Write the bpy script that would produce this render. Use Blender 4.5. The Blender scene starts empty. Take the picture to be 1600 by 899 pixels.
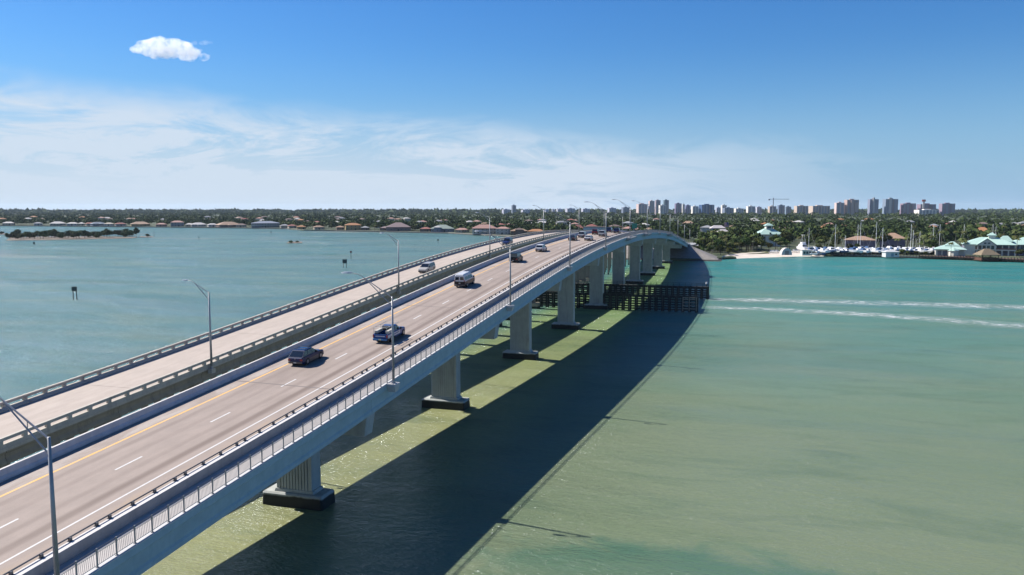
import bpy, bmesh, math, random
import numpy as np
from mathutils import Vector, Matrix
random.seed(7); rng = np.random.RandomState(7)
R = math.radians
sc = bpy.context.scene
C = sc.collection

# ------------------------------------------------------------------ camera, light, exposure
CAM_H = 30.0
YAW = math.atan2(373.0, 1250.3)          # the camera looks this far to the left of the bridge line (+Y)
PITCH = math.atan2(124.5, 1244.0)
cam = bpy.data.cameras.new('camera'); cam.lens = 27.99; cam.sensor_width = 36; cam.clip_end = 60000; cam.clip_start = 0.5
cam_o = bpy.data.objects.new('camera', cam); C.objects.link(cam_o)
cam_o.location = (0, 0, CAM_H); cam_o.rotation_euler = (R(90) - PITCH, 0, YAW)
sc.camera = cam_o
sc.view_settings.view_transform = 'Standard'; sc.view_settings.look = 'None'
sc.view_settings.exposure = 0.8; sc.view_settings.gamma = 1.0
sc.render.film_transparent = False
cy = sc.cycles
cy.use_denoising = True; cy.max_bounces = 12; cy.diffuse_bounces = 3; cy.glossy_bounces = 4
cy.transparent_max_bounces = 12; cy.volume_bounces = 10; cy.sample_clamp_indirect = 6.0
cy.volume_step_rate = 1.0

SUN_EL = R(45.0); TO_SUN = Vector((-0.985, 0.15, 0.996)).normalized()
SUN_AZ = math.atan2(-0.985, 0.15)
sun = bpy.data.lights.new('sun', 'SUN'); sun.energy = 5.0; sun.angle = R(0.5); sun.color = (1.0, 0.945, 0.87)
sun_o = bpy.data.objects.new('sun', sun); C.objects.link(sun_o)
sun_o.rotation_euler = (-TO_SUN).to_track_quat('-Z', 'Y').to_euler(); sun_o.location = (-200, 30, 300)

world = bpy.data.worlds.new('World'); sc.world = world; world.use_nodes = True
def build_world():
    nt = world.node_tree; N = nt.nodes; L = nt.links; N.clear()
    def n(t, **k):
        x = N.new(t)
        for a, b in k.items(): setattr(x, a, b)
        return x
    def m(op, a, b=None, c=None, clamp=False):
        x = n('ShaderNodeMath', operation=op, use_clamp=clamp)
        for i, v in enumerate((a, b, c)):
            if v is None: continue
            if hasattr(v, 'links'): L.new(v, x.inputs[i])
            else: x.inputs[i].default_value = v
        return x.outputs[0]
    def ramp(v, a, b, c=0.0, d=1.0, smooth=True):
        x = n('ShaderNodeMapRange'); x.interpolation_type = 'SMOOTHSTEP' if smooth else 'LINEAR'
        L.new(v, x.inputs[0])
        for i, q in enumerate((a, b, c, d)):
            if hasattr(q, 'links'): L.new(q, x.inputs[i + 1])
            else: x.inputs[i + 1].default_value = q
        return x.outputs[0]
    sky = n('ShaderNodeTexSky'); sky.sky_type = 'NISHITA'; sky.sun_disc = False
    sky.sun_elevation = SUN_EL; sky.sun_rotation = SUN_AZ
    sky.altitude = 0; sky.air_density = 1.15; sky.dust_density = 0.35; sky.ozone_density = 3.0
    tc = n('ShaderNodeTexCoord'); sep = n('ShaderNodeSeparateXYZ'); L.new(tc.outputs['Generated'], sep.inputs[0])
    X, Y, Z = sep.outputs
    az = m('ARCTAN2', X, Y)                       # 0 along the bridge, negative to the left
    el = m('ARCSINE', Z)
    # thin high cirrus: stretched noise in (azimuth, elevation)
    def noise(sx, sy, sz, scale, det, rough, dist=0.0, off=(0, 0)):
        cmb = n('ShaderNodeCombineXYZ')
        L.new(m('ADD', m('MULTIPLY', az, sx), off[0]), cmb.inputs[0]); L.new(m('ADD', m('MULTIPLY', el, sy), off[1]), cmb.inputs[1])
        t = n('ShaderNodeTexNoise'); t.inputs['Scale'].default_value = scale; t.inputs['Detail'].default_value = det
        t.inputs['Roughness'].default_value = rough; t.inputs['Distortion'].default_value = dist
        L.new(cmb.outputs[0], t.inputs['Vector']); return t.outputs[0]
    wob = noise(1, 1, 1, 3.0, 4, .6, 0.5, (4.2, 1.0))
    eld = m('ADD', el, m('MULTIPLY', m('SUBTRACT', wob, .5), 0.07))
    top = m('SUBTRACT', 0.102, m('MULTIPLY', m('ADD', az, 0.29), 0.068))    # upper edge of the veil sinks to the right
    under = ramp(eld, m('ADD', top, 0.018), m('SUBTRACT', top, 0.035))
    st = noise(1.0, 4.2, 1, 5.5, 9, .68, 1.3, (1.7, 0.4))
    st2 = noise(1.0, 2.0, 1, 2.3, 5, .6, .8, (7.7, 3.4))
    fib = ramp(m('ADD', m('MULTIPLY', st, .72), m('MULTIPLY', st2, .38)), .42, .64)
    side = ramp(az, 0.25, -0.40, 0.12, 1.0)
    low = ramp(el, 0.10, 0.0, 0.0, 1.0)
    veil = m('MULTIPLY', m('MULTIPLY', under, m('ADD', m('MULTIPLY', fib, .80), .22)), side)
    base = m('MULTIPLY', ramp(el, 0.14, -0.01, 0.0, .86), ramp(az, 0.28, -0.6, .10, 1.0))
    tot = m('MAXIMUM', veil, base)
    tot = m('MINIMUM', m('ADD', tot, m('MULTIPLY', m('MULTIPLY', veil, base), .35)), .9)
    wisp = noise(1.6, 2.2, 1, 3.2, 10, .72, 2.2, (.3, 9.1))
    w2 = m('MULTIPLY', m('MULTIPLY', ramp(wisp, .60, .76), ramp(el, .19, .12)), ramp(az, -.35, -.75, 0, .55))
    tot = m('MAXIMUM', tot, w2)
    hs = n('ShaderNodeHueSaturation'); hs.inputs['Saturation'].default_value = 1.3; hs.inputs['Value'].default_value = 1.0
    L.new(sky.outputs[0], hs.inputs['Color'])
    hz = n('ShaderNodeMix', data_type='RGBA'); L.new(ramp(el, 0.20, -0.03, 0.0, 0.9), hz.inputs[0]); tint = n('ShaderNodeMix', data_type='RGBA', blend_type='MULTIPLY'); tint.inputs[0].default_value = 1; L.new(hs.outputs[0], tint.inputs[6]); tint.inputs[7].default_value = (.46, .71, 1.0, 1); L.new(tint.outputs[2], hz.inputs[6]); hz.inputs[7].default_value = (2.3, 4.1, 6.4, 1)
    mx = n('ShaderNodeMix', data_type='RGBA'); L.new(tot, mx.inputs[0]); L.new(hz.outputs[2], mx.inputs[6])
    mx.inputs[7].default_value = (5.6, 6.4, 7.4, 1)
    bg = n('ShaderNodeBackground'); bg.inputs['Strength'].default_value = 0.068
    L.new(mx.outputs[2], bg.inputs['Color'])
    out = n('ShaderNodeOutputWorld'); L.new(bg.outputs[0], out.inputs['Surface'])
build_world()

# ------------------------------------------------------------------ helpers
RE = 6371000.0
def gz(x, y): return -(x * x + y * y) / (2 * RE)                 # the earth falls away with distance
def at_px(px, depth):                                           # photo column and depth from the camera -> ground X, Y
    a = (px - 800) / 1250.3 * depth
    return (a * math.cos(YAW) - depth * math.sin(YAW), a * math.sin(YAW) + depth * math.cos(YAW))
def z_at(py, depth): return CAM_H - (py - 325.0) * depth / 1250.3
def u_px(px, v):                                                # distance along the bridge seen in a photo column, at offset v
    t = math.atan2(px - 800, 1250.3) - YAW
    return v / math.tan(-t) if t < 0 else 1e4

def prop(o, label=None, cat=None, group=None, kind=None):
    if label: o['label'] = label
    if cat: o['category'] = cat
    if group: o['group'] = group
    if kind: o['kind'] = kind
    return o
def link_mesh(name, me, parent=None, loc=(0, 0, 0), rot=(0, 0, 0), scale=None):
    o = bpy.data.objects.new(name, me); C.objects.link(o)
    if parent is not None: o.parent = parent
    o.location = loc; o.rotation_euler = rot
    if scale: o.scale = scale if not isinstance(scale, (int, float)) else (scale,) * 3
    return o
def thing(name, label, cat, loc=(0, 0, 0), rotz=0.0, group=None, rot=None):
    o = bpy.data.objects.new(name, None); C.objects.link(o)
    o.empty_display_size = 0.5
    o.location = loc; o.rotation_euler = rot if rot else (0, 0, rotz)
    return prop(o, label, cat, group)
def copy_tree(o, parent=None):
    c = o.copy(); C.objects.link(c); c.parent = parent
    for ch in KIDS.get(o.name, ()):
        copy_tree(ch, c)
    return c
KIDS = {}

class MB:
    def __init__(s): s.v = []; s.f = []
    def add(s, vs, fs):
        k = len(s.v); s.v += [tuple(p) for p in vs]; s.f += [tuple(i + k for i in f) for f in fs]
    def box(s, x0, x1, y0, y1, z0, z1):
        s.add([(x0, y0, z0), (x1, y0, z0), (x1, y1, z0), (x0, y1, z0), (x0, y0, z1), (x1, y0, z1), (x1, y1, z1), (x0, y1, z1)],
              [(0, 3, 2, 1), (4, 5, 6, 7), (0, 1, 5, 4), (1, 2, 6, 5), (2, 3, 7, 6), (3, 0, 4, 7)])
        return s
    def frustum(s, b, t, z0, z1):        # b, t = (x0,x1,y0,y1) at z0 and z1
        s.add([(b[0], b[2], z0), (b[1], b[2], z0), (b[1], b[3], z0), (b[0], b[3], z0), (t[0], t[2], z1), (t[1], t[2], z1), (t[1], t[3], z1), (t[0], t[3], z1)],
              [(0, 3, 2, 1), (4, 5, 6, 7), (0, 1, 5, 4), (1, 2, 6, 5), (2, 3, 7, 6), (3, 0, 4, 7)])
        return s
    def tube(s, p0, p1, r0, r1=None, n=8, cap=True):
        r1 = r0 if r1 is None else r1
        p0 = Vector(p0); p1 = Vector(p1); d = (p1 - p0).normalized()
        a = d.orthogonal().normalized(); b = d.cross(a)
        vs = []
        for p, r in ((p0, r0), (p1, r1)):
            for i in range(n):
                t = 2 * math.pi * i / n
                vs.append(p + (a * math.cos(t) + b * math.sin(t)) * r)
        fs = [(i, (i + 1) % n, n + (i + 1) % n, n + i) for i in range(n)]
        if cap: fs += [tuple(range(n - 1, -1, -1)), tuple(range(n, 2 * n))]
        s.add(vs, fs); return s
    def path(s, pts, r, n=6):
        for a, b in zip(pts[:-1], pts[1:]): s.tube(a, b, r, r, n)
        return s
    def quad(s, *p): s.add(p, [(0, 1, 2, 3)]); return s
    def loft(s, rings, cap=True, closed=True):
        n = len(rings[0]); vs = [p for r in rings for p in r]; fs = []
        for k in range(len(rings) - 1):
            for i in range(n if closed else n - 1):
                j = (i + 1) % n
                fs.append((k * n + i, k * n + j, (k + 1) * n + j, (k + 1) * n + i))
        if cap: fs += [tuple(range(n - 1, -1, -1)), tuple(range((len(rings) - 1) * n, len(rings) * n))]
        s.add(vs, fs); return s
    def mesh(s, name, mat=None, smooth=False, recalc=True, bevel=0.0):
        me = bpy.data.meshes.new(name); me.from_pydata(s.v, [], s.f)
        if recalc or bevel:
            bm = bmesh.new(); bm.from_mesh(me)
            bmesh.ops.recalc_face_normals(bm, faces=bm.faces)
            if bevel:
                bmesh.ops.bevel(bm, geom=[e for e in bm.edges if e.is_manifold and e.calc_face_angle(0) > .5], offset=bevel, segments=1, affect='EDGES', profile=.5)
            bm.to_mesh(me); bm.free()
        if smooth:
            me.polygons.foreach_set('use_smooth', [True] * len(me.polygons))
        if mat: me.materials.append(mat)
        return me
def part(name, mb, mat, parent, loc=(0, 0, 0), rot=(0, 0, 0), smooth=False, bevel=0.0, recalc=True):
    me = mb if isinstance(mb, bpy.types.Mesh) else mb.mesh(name, mat, smooth, recalc, bevel)
    o = link_mesh(name, me, parent, loc, rot)
    if parent is not None: KIDS.setdefault(parent.name, []).append(o)
    return o
def np_mesh(name, V, F, mat, smooth=False, nv=4):
    me = bpy.data.meshes.new(name)
    V = np.asarray(V, np.float32); F = np.asarray(F, np.int32)
    me.vertices.add(len(V)); me.vertices.foreach_set('co', V.ravel())
    me.loops.add(F.size); me.loops.foreach_set('vertex_index', F.ravel())
    me.polygons.add(len(F)); me.polygons.foreach_set('loop_start', np.arange(0, F.size, nv, dtype=np.int32))
    if smooth: me.polygons.foreach_set('use_smooth', [True] * len(F))
    me.update(calc_edges=True); me.validate()
    if mat: me.materials.append(mat)
    return me

# ------------------------------------------------------------------ materials
MATS = {}
KA = .66
def alb(c, k=None):
    k = KA if k is None else k
    return tuple(x * k for x in c)
def mat(name, col=(.5, .5, .5), rough=.7, metal=0.0, spec=.5, noise=0.0, nscale=1.0, col2=None, bump=0.0, bscale=None, obj=False, coat=0.0, trans=0.0, per_object=0.0, stretch=None, detail=5):
    if name in MATS: return MATS[name]
    col = alb(col); col2 = alb(col2) if col2 else None
    m = bpy.data.materials.new(name); m.use_nodes = True; nt = m.node_tree; b = nt.nodes['Principled BSDF']
    b.inputs['Roughness'].default_value = rough; b.inputs['Metallic'].default_value = metal
    b.inputs['Specular IOR Level'].default_value = spec; b.inputs['Coat Weight'].default_value = coat
    b.inputs['Base Color'].default_value = (*col, 1)
    if trans: b.inputs['Transmission Weight'].default_value = trans
    L = nt.links
    src = None
    if noise or bump:
        tc = nt.nodes.new('ShaderNodeTexCoord'); mp = nt.nodes.new('ShaderNodeMapping')
        if obj: L.new(tc.outputs['Object'], mp.inputs[0])
        else:
            ge = nt.nodes.new('ShaderNodeNewGeometry'); L.new(ge.outputs['Position'], mp.inputs[0])
        if stretch: mp.inputs['Scale'].default_value = stretch
        t = nt.nodes.new('ShaderNodeTexNoise'); t.inputs['Scale'].default_value = nscale; t.inputs['Detail'].default_value = detail; t.inputs['Roughness'].default_value = .62
        L.new(mp.outputs[0], t.inputs['Vector']); src = t
    if noise:
        c2 = col2 or tuple(c * (1 - noise) for c in col)
        r = nt.nodes.new('ShaderNodeMapRange'); r.inputs[1].default_value = .32; r.inputs[2].default_value = .68; L.new(src.outputs[0], r.inputs[0])
        mx = nt.nodes.new('ShaderNodeMix'); mx.data_type = 'RGBA'; mx.inputs[6].default_value = (*col, 1); mx.inputs[7].default_value = (*c2, 1)
        L.new(r.outputs[0], mx.inputs[0]); L.new(mx.outputs[2], b.inputs['Base Color'])
    if per_object:
        oi = nt.nodes.new('ShaderNodeObjectInfo'); hs = nt.nodes.new('ShaderNodeHueSaturation')
        rr = nt.nodes.new('ShaderNodeMapRange'); L.new(oi.outputs['Random'], rr.inputs[0]); rr.inputs[3].default_value = 1 - per_object; rr.inputs[4].default_value = 1 + per_object
        L.new(rr.outputs[0], hs.inputs['Value'])
        r2 = nt.nodes.new('ShaderNodeMapRange'); L.new(oi.outputs['Random'], r2.inputs[0]); r2.inputs[3].default_value = .515; r2.inputs[4].default_value = .475
        L.new(r2.outputs[0], hs.inputs['Hue'])
        if b.inputs['Base Color'].is_linked: L.new(b.inputs['Base Color'].links[0].from_socket, hs.inputs['Color'])
        else: hs.inputs['Color'].default_value = (*col, 1)
        L.new(hs.outputs[0], b.inputs['Base Color'])
    if bump:
        t2 = nt.nodes.new('ShaderNodeTexNoise'); t2.inputs['Scale'].default_value = bscale or nscale * 4; t2.inputs['Detail'].default_value = 4
        L.new(mp.outputs[0], t2.inputs['Vector'])
        bu = nt.nodes.new('ShaderNodeBump'); bu.inputs['Strength'].default_value = bump; bu.inputs['Distance'].default_value = .05
        L.new(t2.outputs[0], bu.inputs['Height']); L.new(bu.outputs[0], b.inputs['Normal'])
    MATS[name] = m; return m

class NT:      # small node helper
    def __init__(s, name):
        s.mt = bpy.data.materials.new(name); s.mt.use_nodes = True; s.t = s.mt.node_tree; s.b = s.t.nodes['Principled BSDF']; s.L = s.t.links
        g = s.t.nodes.new('ShaderNodeNewGeometry'); s.pos = g.outputs['Position']
        sp = s.t.nodes.new('ShaderNodeSeparateXYZ'); s.L.new(s.pos, sp.inputs[0]); s.X, s.Y, s.Z = sp.outputs
    def put(s, v, i):
        if hasattr(v, 'links'): s.L.new(v, i)
        elif isinstance(v, tuple) and len(v) == 3 and i.type == 'RGBA': i.default_value = (*alb(v), 1)
        else: i.default_value = v
    def m(s, op, a, b=None, c=None, clamp=False):
        x = s.t.nodes.new('ShaderNodeMath'); x.operation = op; x.use_clamp = clamp
        for i, v in enumerate((a, b, c)):
            if v is not None: s.put(v, x.inputs[i])
        return x.outputs[0]
    def map(s, v, a, b, c=0.0, d=1.0, smooth=True):
        x = s.t.nodes.new('ShaderNodeMapRange'); x.interpolation_type = 'SMOOTHSTEP' if smooth else 'LINEAR'
        for i, q in enumerate((v, a, b, c, d)): s.put(q, x.inputs[i])
        return x.outputs[0]
    def noise(s, scale, det=4, rough=.6, stretch=(1, 1, 1), off=(0, 0, 0), dist=0.0, rot=0.0):
        mp = s.t.nodes.new('ShaderNodeMapping'); s.L.new(s.pos, mp.inputs[0]); mp.inputs['Scale'].default_value = stretch; mp.inputs['Location'].default_value = off
        mp.inputs['Rotation'].default_value = (0, 0, rot)
        t = s.t.nodes.new('ShaderNodeTexNoise'); t.inputs['Scale'].default_value = scale; t.inputs['Detail'].default_value = det; t.inputs['Roughness'].default_value = rough; t.inputs['Distortion'].default_value = dist
        s.L.new(mp.outputs[0], t.inputs['Vector']); return t.outputs[0]
    def mix(s, f, a, b):
        x = s.t.nodes.new('ShaderNodeMix'); x.data_type = 'RGBA'; s.put(f, x.inputs[0]); s.put(a, x.inputs[6]); s.put(b, x.inputs[7]); return x.outputs[2]
    def bump(s, h, strength, dist, nrm=None):
        x = s.t.nodes.new('ShaderNodeBump'); s.put(strength, x.inputs['Strength']); s.put(dist, x.inputs['Distance']); s.L.new(h, x.inputs['Height'])
        if nrm: s.L.new(nrm, x.inputs['Normal'])
        return x.outputs[0]
    def set(s, **k):
        for a, v in k.items(): s.put(v, s.b.inputs[a.replace('_', ' ')])
        return s.mt

def water_material():
    n = NT('sea_water')
    d = n.m('SQRT', n.m('ADD', n.m('MULTIPLY', n.X, n.X), n.m('MULTIPLY', n.Y, n.Y)))
    near = (.190, .242, .140); mid = (.125, .240, .182); far = (.035, .235, .225); left = (.088, .20, .20)
    big = n.noise(.012, 4, .6, (1, .35, 1), (3, 1, 0), .4)
    big2 = n.noise(.004, 3, .55, (.6, 1.6, 1), (13, 7, 0), .3)
    t1 = n.map(n.m('ADD', d, n.m('MULTIPLY', n.m('SUBTRACT', big, .5), 90)), 75, 210)
    c = n.mix(t1, near, mid)
    t2 = n.map(n.m('ADD', d, n.m('MULTIPLY', n.m('SUBTRACT', big2, .5), 260)), 190, 430)
    c = n.mix(t2, c, far)
    tl = n.map(n.X, -55, -75)                                     # the bay beyond the old bridge is bluer
    c = n.mix(tl, c, left)
    # sand shoals out in the bay
    sh = n.m('MULTIPLY', n.map(n.noise(.0035, 4, .55, (1, 2.6, 1), (2, 5.3, 0), .5), .54, .66), n.map(d, 350, 650))
    c = n.mix(n.m('MULTIPLY', sh, .6), c, (.23, .25, .22))
    # sea grass patch close to the camera on the seaward side
    g1 = n.noise(.16, 5, .7, (1, 1, 1), (5, 5, 0), .6)
    dx = n.m('SUBTRACT', n.X, -2.0); dy = n.m('SUBTRACT', n.Y, 63.0)
    rad = n.m('SQRT', n.m('ADD', n.m('MULTIPLY', n.m('MULTIPLY', dx, dx), .0026), n.m('MULTIPLY', n.m('MULTIPLY', dy, dy), .022)))
    gr = n.m('MULTIPLY', n.map(n.m('ADD', rad, n.m('MULTIPLY', n.m('SUBTRACT', g1, .5), 1.7)), 1.25, .6), .85)
    c = n.mix(gr, c, (.075, .175, .11))
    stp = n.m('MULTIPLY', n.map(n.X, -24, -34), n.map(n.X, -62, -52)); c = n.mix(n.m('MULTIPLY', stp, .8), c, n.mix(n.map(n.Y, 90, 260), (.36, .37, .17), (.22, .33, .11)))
    va = n.noise(.05, 5, .6, (.5, 1.5, 1), (9, 2, 0), .4)
    c = n.mix(n.map(va, .38, .68, 0, .30), c, (.25, .275, .17))
    vb = n.noise(.11, 4, .6, (.45, 1.3, 1), (19, 7, 0), .8); c = n.mix(n.m('MULTIPLY', n.map(vb, .50, .68, 0, .30), n.map(d, 420, 160)), c, (.075, .135, .085))
    # ripples
    w1 = n.noise(.55, 3, .55, (1, 2.1, 1), (0, 0, 0), .3, .25)
    w2 = n.noise(1.7, 3, .6, (1, 2.4, 1), (5, 5, 0), .2, .15)
    w3 = n.noise(.16, 2, .5, (1, 1.8, 1), (1, 9, 0), .2, .35)
    hgt = n.m('ADD', n.m('ADD', n.m('MULTIPLY', w1, .55), n.m('MULTIPLY', w2, .34)), n.m('MULTIPLY', w3, .9))
    st = n.map(d, 60, 700, 1.0, 1.5, False)
    st = n.m('MULTIPLY', st, n.map(n.noise(.018, 4, .6, (.5, 1.8, 1), (4, 14, 0), .8), .35, .65, .6, 1.35))
    nr = n.bump(hgt, st, .95)
    rgh = n.map(n.noise(.02, 3, .6, (.5, 1.6, 1), (8, 1, 0), .6), .3, .7, .08, .18)
    df = n.t.nodes.new('ShaderNodeBsdfDiffuse'); gl = n.t.nodes.new('ShaderNodeBsdfGlossy'); fr = n.t.nodes.new('ShaderNodeFresnel'); ms = n.t.nodes.new('ShaderNodeMixShader')
    n.L.new(c, df.inputs['Color']); n.L.new(n.bump(hgt, .25, .3), df.inputs['Normal'])      # the turbid body scatters evenly, the surface mirrors the sky
    n.L.new(rgh, gl.inputs['Roughness']); n.L.new(nr, gl.inputs['Normal']); gl.inputs['Color'].default_value = (.78, .84, .92, 1)
    fr.inputs['IOR'].default_value = 1.33; n.L.new(nr, fr.inputs['Normal'])
    n.L.new(n.m('MULTIPLY', fr.outputs[0], .80), ms.inputs[0]); n.L.new(df.outputs[0], ms.inputs[1]); n.L.new(gl.outputs[0], ms.inputs[2])
    n.t.nodes.remove(n.b); n.L.new(ms.outputs[0], n.t.nodes['Material Output'].inputs['Surface'])
    return n.mt

def asphalt_concrete(name, lanes, base, dark, gut, warm=1.0):
    """weathered concrete road; lanes: offsets v of wheel-track pairs, as X=-v in the world"""
    n = NT(name)
    V = n.m('MULTIPLY', n.X, -1)
    c = n.mix(n.map(n.noise(.9, 6, .7, (1, .35, 1)), .3, .7), base, tuple(b * .86 for b in base))
    blot = n.noise(.22, 4, .6, (1, .16, 1), (3, 3, 0), .3)
    c = n.mix(n.map(blot, .45, .72, 0, .30), c, dark)
    for lv, w, k in lanes:
        wob = n.m('MULTIPLY', n.m('SUBTRACT', n.noise(.05, 2, .5, (.01, 1, 1), (lv, 0, 0)), .5), .5)
        t = n.m('ABSOLUTE', n.m('SUBTRACT', n.m('ADD', V, wob), lv))
        streak = n.map(n.noise(.12, 4, .6, (4, .18, 1), (lv, lv, 0)), .3, .7, .45, 1.0)
        c = n.mix(n.m('MULTIPLY', n.map(t, w, w * .15, 0, k), streak), c, dark)
    if gut:
        for lv, w, col, k in gut:
            t = n.m('ABSOLUTE', n.m('SUBTRACT', V, lv))
            pn = n.map(n.noise(.45, 5, .7, (1.4, .35, 1), (lv, 1, 0), .5), .42, .62)
            c = n.mix(n.m('MULTIPLY', n.map(t, w, w * .4, 0, k), pn), c, col)
    sp = n.map(n.noise(14, 3, .7), .35, .7, 0, .12)
    c = n.mix(sp, c, (.10, .09, .085))
    return n.set(Base_Color=c, Roughness=.85, Normal=n.bump(n.noise(30, 3, .6), .25, .01))

def stained_concrete(name, base, stain, amount=.5, vert=True, scale=1.0, tide=None):
    n = NT(name)
    c = n.mix(n.map(n.noise(.8 * scale, 6, .65), .3, .72), base, tuple(b * .84 for b in base))
    st = n.noise(1.3 * scale, 5, .7, (1, 1, .12) if vert else (1, .2, 1), (4, 4, 0), .4)
    c = n.mix(n.map(st, .46, .74, 0, amount), c, stain)
    if tide:
        e = n.m('ADD', n.Z, n.m('MULTIPLY', n.m('SUBTRACT', n.noise(1.2, 4, .6), .5), .35))
        c = n.mix(n.map(e, tide + .12, tide - .12), c, (.018, .020, .018))
    return n.set(Base_Color=c, Roughness=.82, Normal=n.bump(n.noise(9, 4, .6), .2, .02))

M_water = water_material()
M_road = asphalt_concrete('pale_concrete_road', [(45.85, .5, .45), (47.7, .5, .45), (41.9, .65, .85), (43.6, .5, .40)], (.44, .355, .30), (.19, .135, .108),
                          [(49.7, .9, (.56, .50, .45), .7), (39.3, 1.1, (.50, .37, .25), .6), (37.9, .55, (.62, .59, .62), 1.0)])
M_oldroad = asphalt_concrete('bleached_concrete_road', [(61.2, .5, .20), (63.0, .5, .20), (64.9, .5, .2), (66.8, .5, .2)], (.60, .505, .43), (.42, .34, .28), None)
M_conc = stained_concrete('light_concrete', (.46, .465, .47), (.30, .30, .31), .35)
M_barrier = stained_concrete('barrier_concrete', (.44, .435, .44), (.27, .26, .27), .5)
M_median = stained_concrete('median_concrete', (.74, .73, .74), (.46, .45, .46), .45)
M_walk = stained_concrete('sidewalk_concrete', (.60, .56, .53), (.40, .36, .33), .3, False)
M_girder = stained_concrete('painted_girder', (.47, .63, .69), (.33, .48, .55), .5)
M_pier = stained_concrete('pier_concrete', (.56, .59, .57), (.27, .27, .25), .5, tide=1.12)
M_curb = mat('curb_white', (.72, .71, .70), .8, noise=.15, nscale=3)
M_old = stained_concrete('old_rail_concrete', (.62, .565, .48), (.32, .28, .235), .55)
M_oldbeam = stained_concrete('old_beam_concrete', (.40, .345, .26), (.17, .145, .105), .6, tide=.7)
M_white = mat('white_road_paint', (.82, .80, .77), .7, noise=.14, nscale=2.5)
M_yellow = mat('yellow_road_paint', (1.0, .52, .08), .7, noise=.4, nscale=.9, col2=(.80, .52, .24))
M_rail = mat('grey_rail_metal', (.16, .165, .18), .45, metal=.7)
M_galv = mat('galvanised_pole', (.50, .50, .51), .5, metal=.5, noise=.15, nscale=4)
M_lamp = mat('lamp_housing', (.66, .68, .70), .4, metal=.4)
M_dark = mat('dark_gap', (.03, .03, .03), .9)
M_timber = stained_concrete('dark_wet_timber', (.035, .042, .040), (.012, .014, .013), .7, True, 2)
M_paletimber = mat('bleached_timber', (.36, .34, .29), .85, noise=.4, nscale=3)
M_rust = mat('rusty_brown', (.17, .075, .045), .85, noise=.4, nscale=2)

# ------------------------------------------------------------------ bridge profile
PU = [-80, -20, 0, 35, 75, 115, 150, 180, 210, 245, 275, 305, 335, 365, 400, 440, 480, 520, 570, 640, 740]
PZ = [3.0, 5.7, 7.05, 9.65, 12.4, 15.42, 17.95, 19.6, 20.7, 21.35, 21.25, 20.6, 19.55, 18.05, 15.7, 12.3, 8.8, 5.9, 3.6, 2.6, 2.4]
def _spline():
    x = np.array(PU, float); y = np.array(PZ, float); n = len(x); h = np.diff(x)
    A = np.zeros((n, n)); b = np.zeros(n); A[0, 0] = A[-1, -1] = 1
    for i in range(1, n - 1):
        A[i, i - 1] = h[i - 1]; A[i, i] = 2 * (h[i - 1] + h[i]); A[i, i + 1] = h[i]
        b[i] = 6 * ((y[i + 1] - y[i]) / h[i] - (y[i] - y[i - 1]) / h[i - 1])
    Mv = np.linalg.solve(A, b)
    g = np.arange(-80, 741, 2.0); out = []
    for q in g:
        i = min(max(np.searchsorted(x, q) - 1, 0), n - 2); a = (x[i + 1] - q) / h[i]; c = (q - x[i]) / h[i]
        out.append(a * y[i] + c * y[i + 1] + ((a ** 3 - a) * Mv[i] + (c ** 3 - c) * Mv[i + 1]) * h[i] ** 2 / 6)
    k = np.ones(9) / 9; o = np.array(out); p = np.pad(o, 4, mode='edge'); return g, np.convolve(p, k, 'valid')
_G, _ZG = _spline()
def zr(u): return float(np.interp(u, _G, _ZG))
def zo(u): return CAM_H - 1.047 * (CAM_H - zr(u / 1.047) - .15) - 0.05
def cs(v): return .015 * (v - 34.8)
def slope(f, u): return math.atan2(f(u + 1) - f(u - 1), 2)
def sweep(poly, u0, u1, zf, step=4.0, mb=None, world=True):
    mb = mb or MB(); k = max(1, int(round((u1 - u0) / step)))
    rings = []
    for i in range(k + 1):
        u = u0 + (u1 - u0) * i / k; z = zf(u)
        rings.append([(-v, u, z + dz) for v, dz in poly])
    mb.loft(rings); return mb

U0, U1 = -60.0, 487.0
SPAN = 41.1; PIER0 = 69.3
# ------------------------------------------------------------------ water, then the new bridge
def build_water():
    rs = [2, 12, 25, 40, 60, 90, 130, 190, 280, 400, 600, 900, 1300, 1900, 2800, 4200, 6500, 10000, 15000, 21000]
    na = 96; V = []; F = []
    for r in rs:
        for i in range(na):
            a = 2 * math.pi * i / na; x = r * math.sin(a); y = r * math.cos(a); V.append((x, y, gz(x, y)))
    for k in range(len(rs) - 1):
        for i in range(na):
            j = (i + 1) % na; F.append((k * na + i, k * na + j, (k + 1) * na + j, (k + 1) * na + i))
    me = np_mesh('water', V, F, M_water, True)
    V2 = [(0, 0, 0)]
    o = link_mesh('water', me); prop(o, kind='structure')
    bm = bmesh.new(); bm.from_mesh(me); bm.verts.ensure_lookup_table()
    bm.faces.new([bm.verts[i] for i in range(na)]); bmesh.ops.recalc_face_normals(bm, faces=bm.faces)
    if sum(f.normal.z for f in bm.faces) < 0: bmesh.ops.reverse_faces(bm, faces=bm.faces)
    bm.to_mesh(me); bm.free()
build_water()

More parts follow.
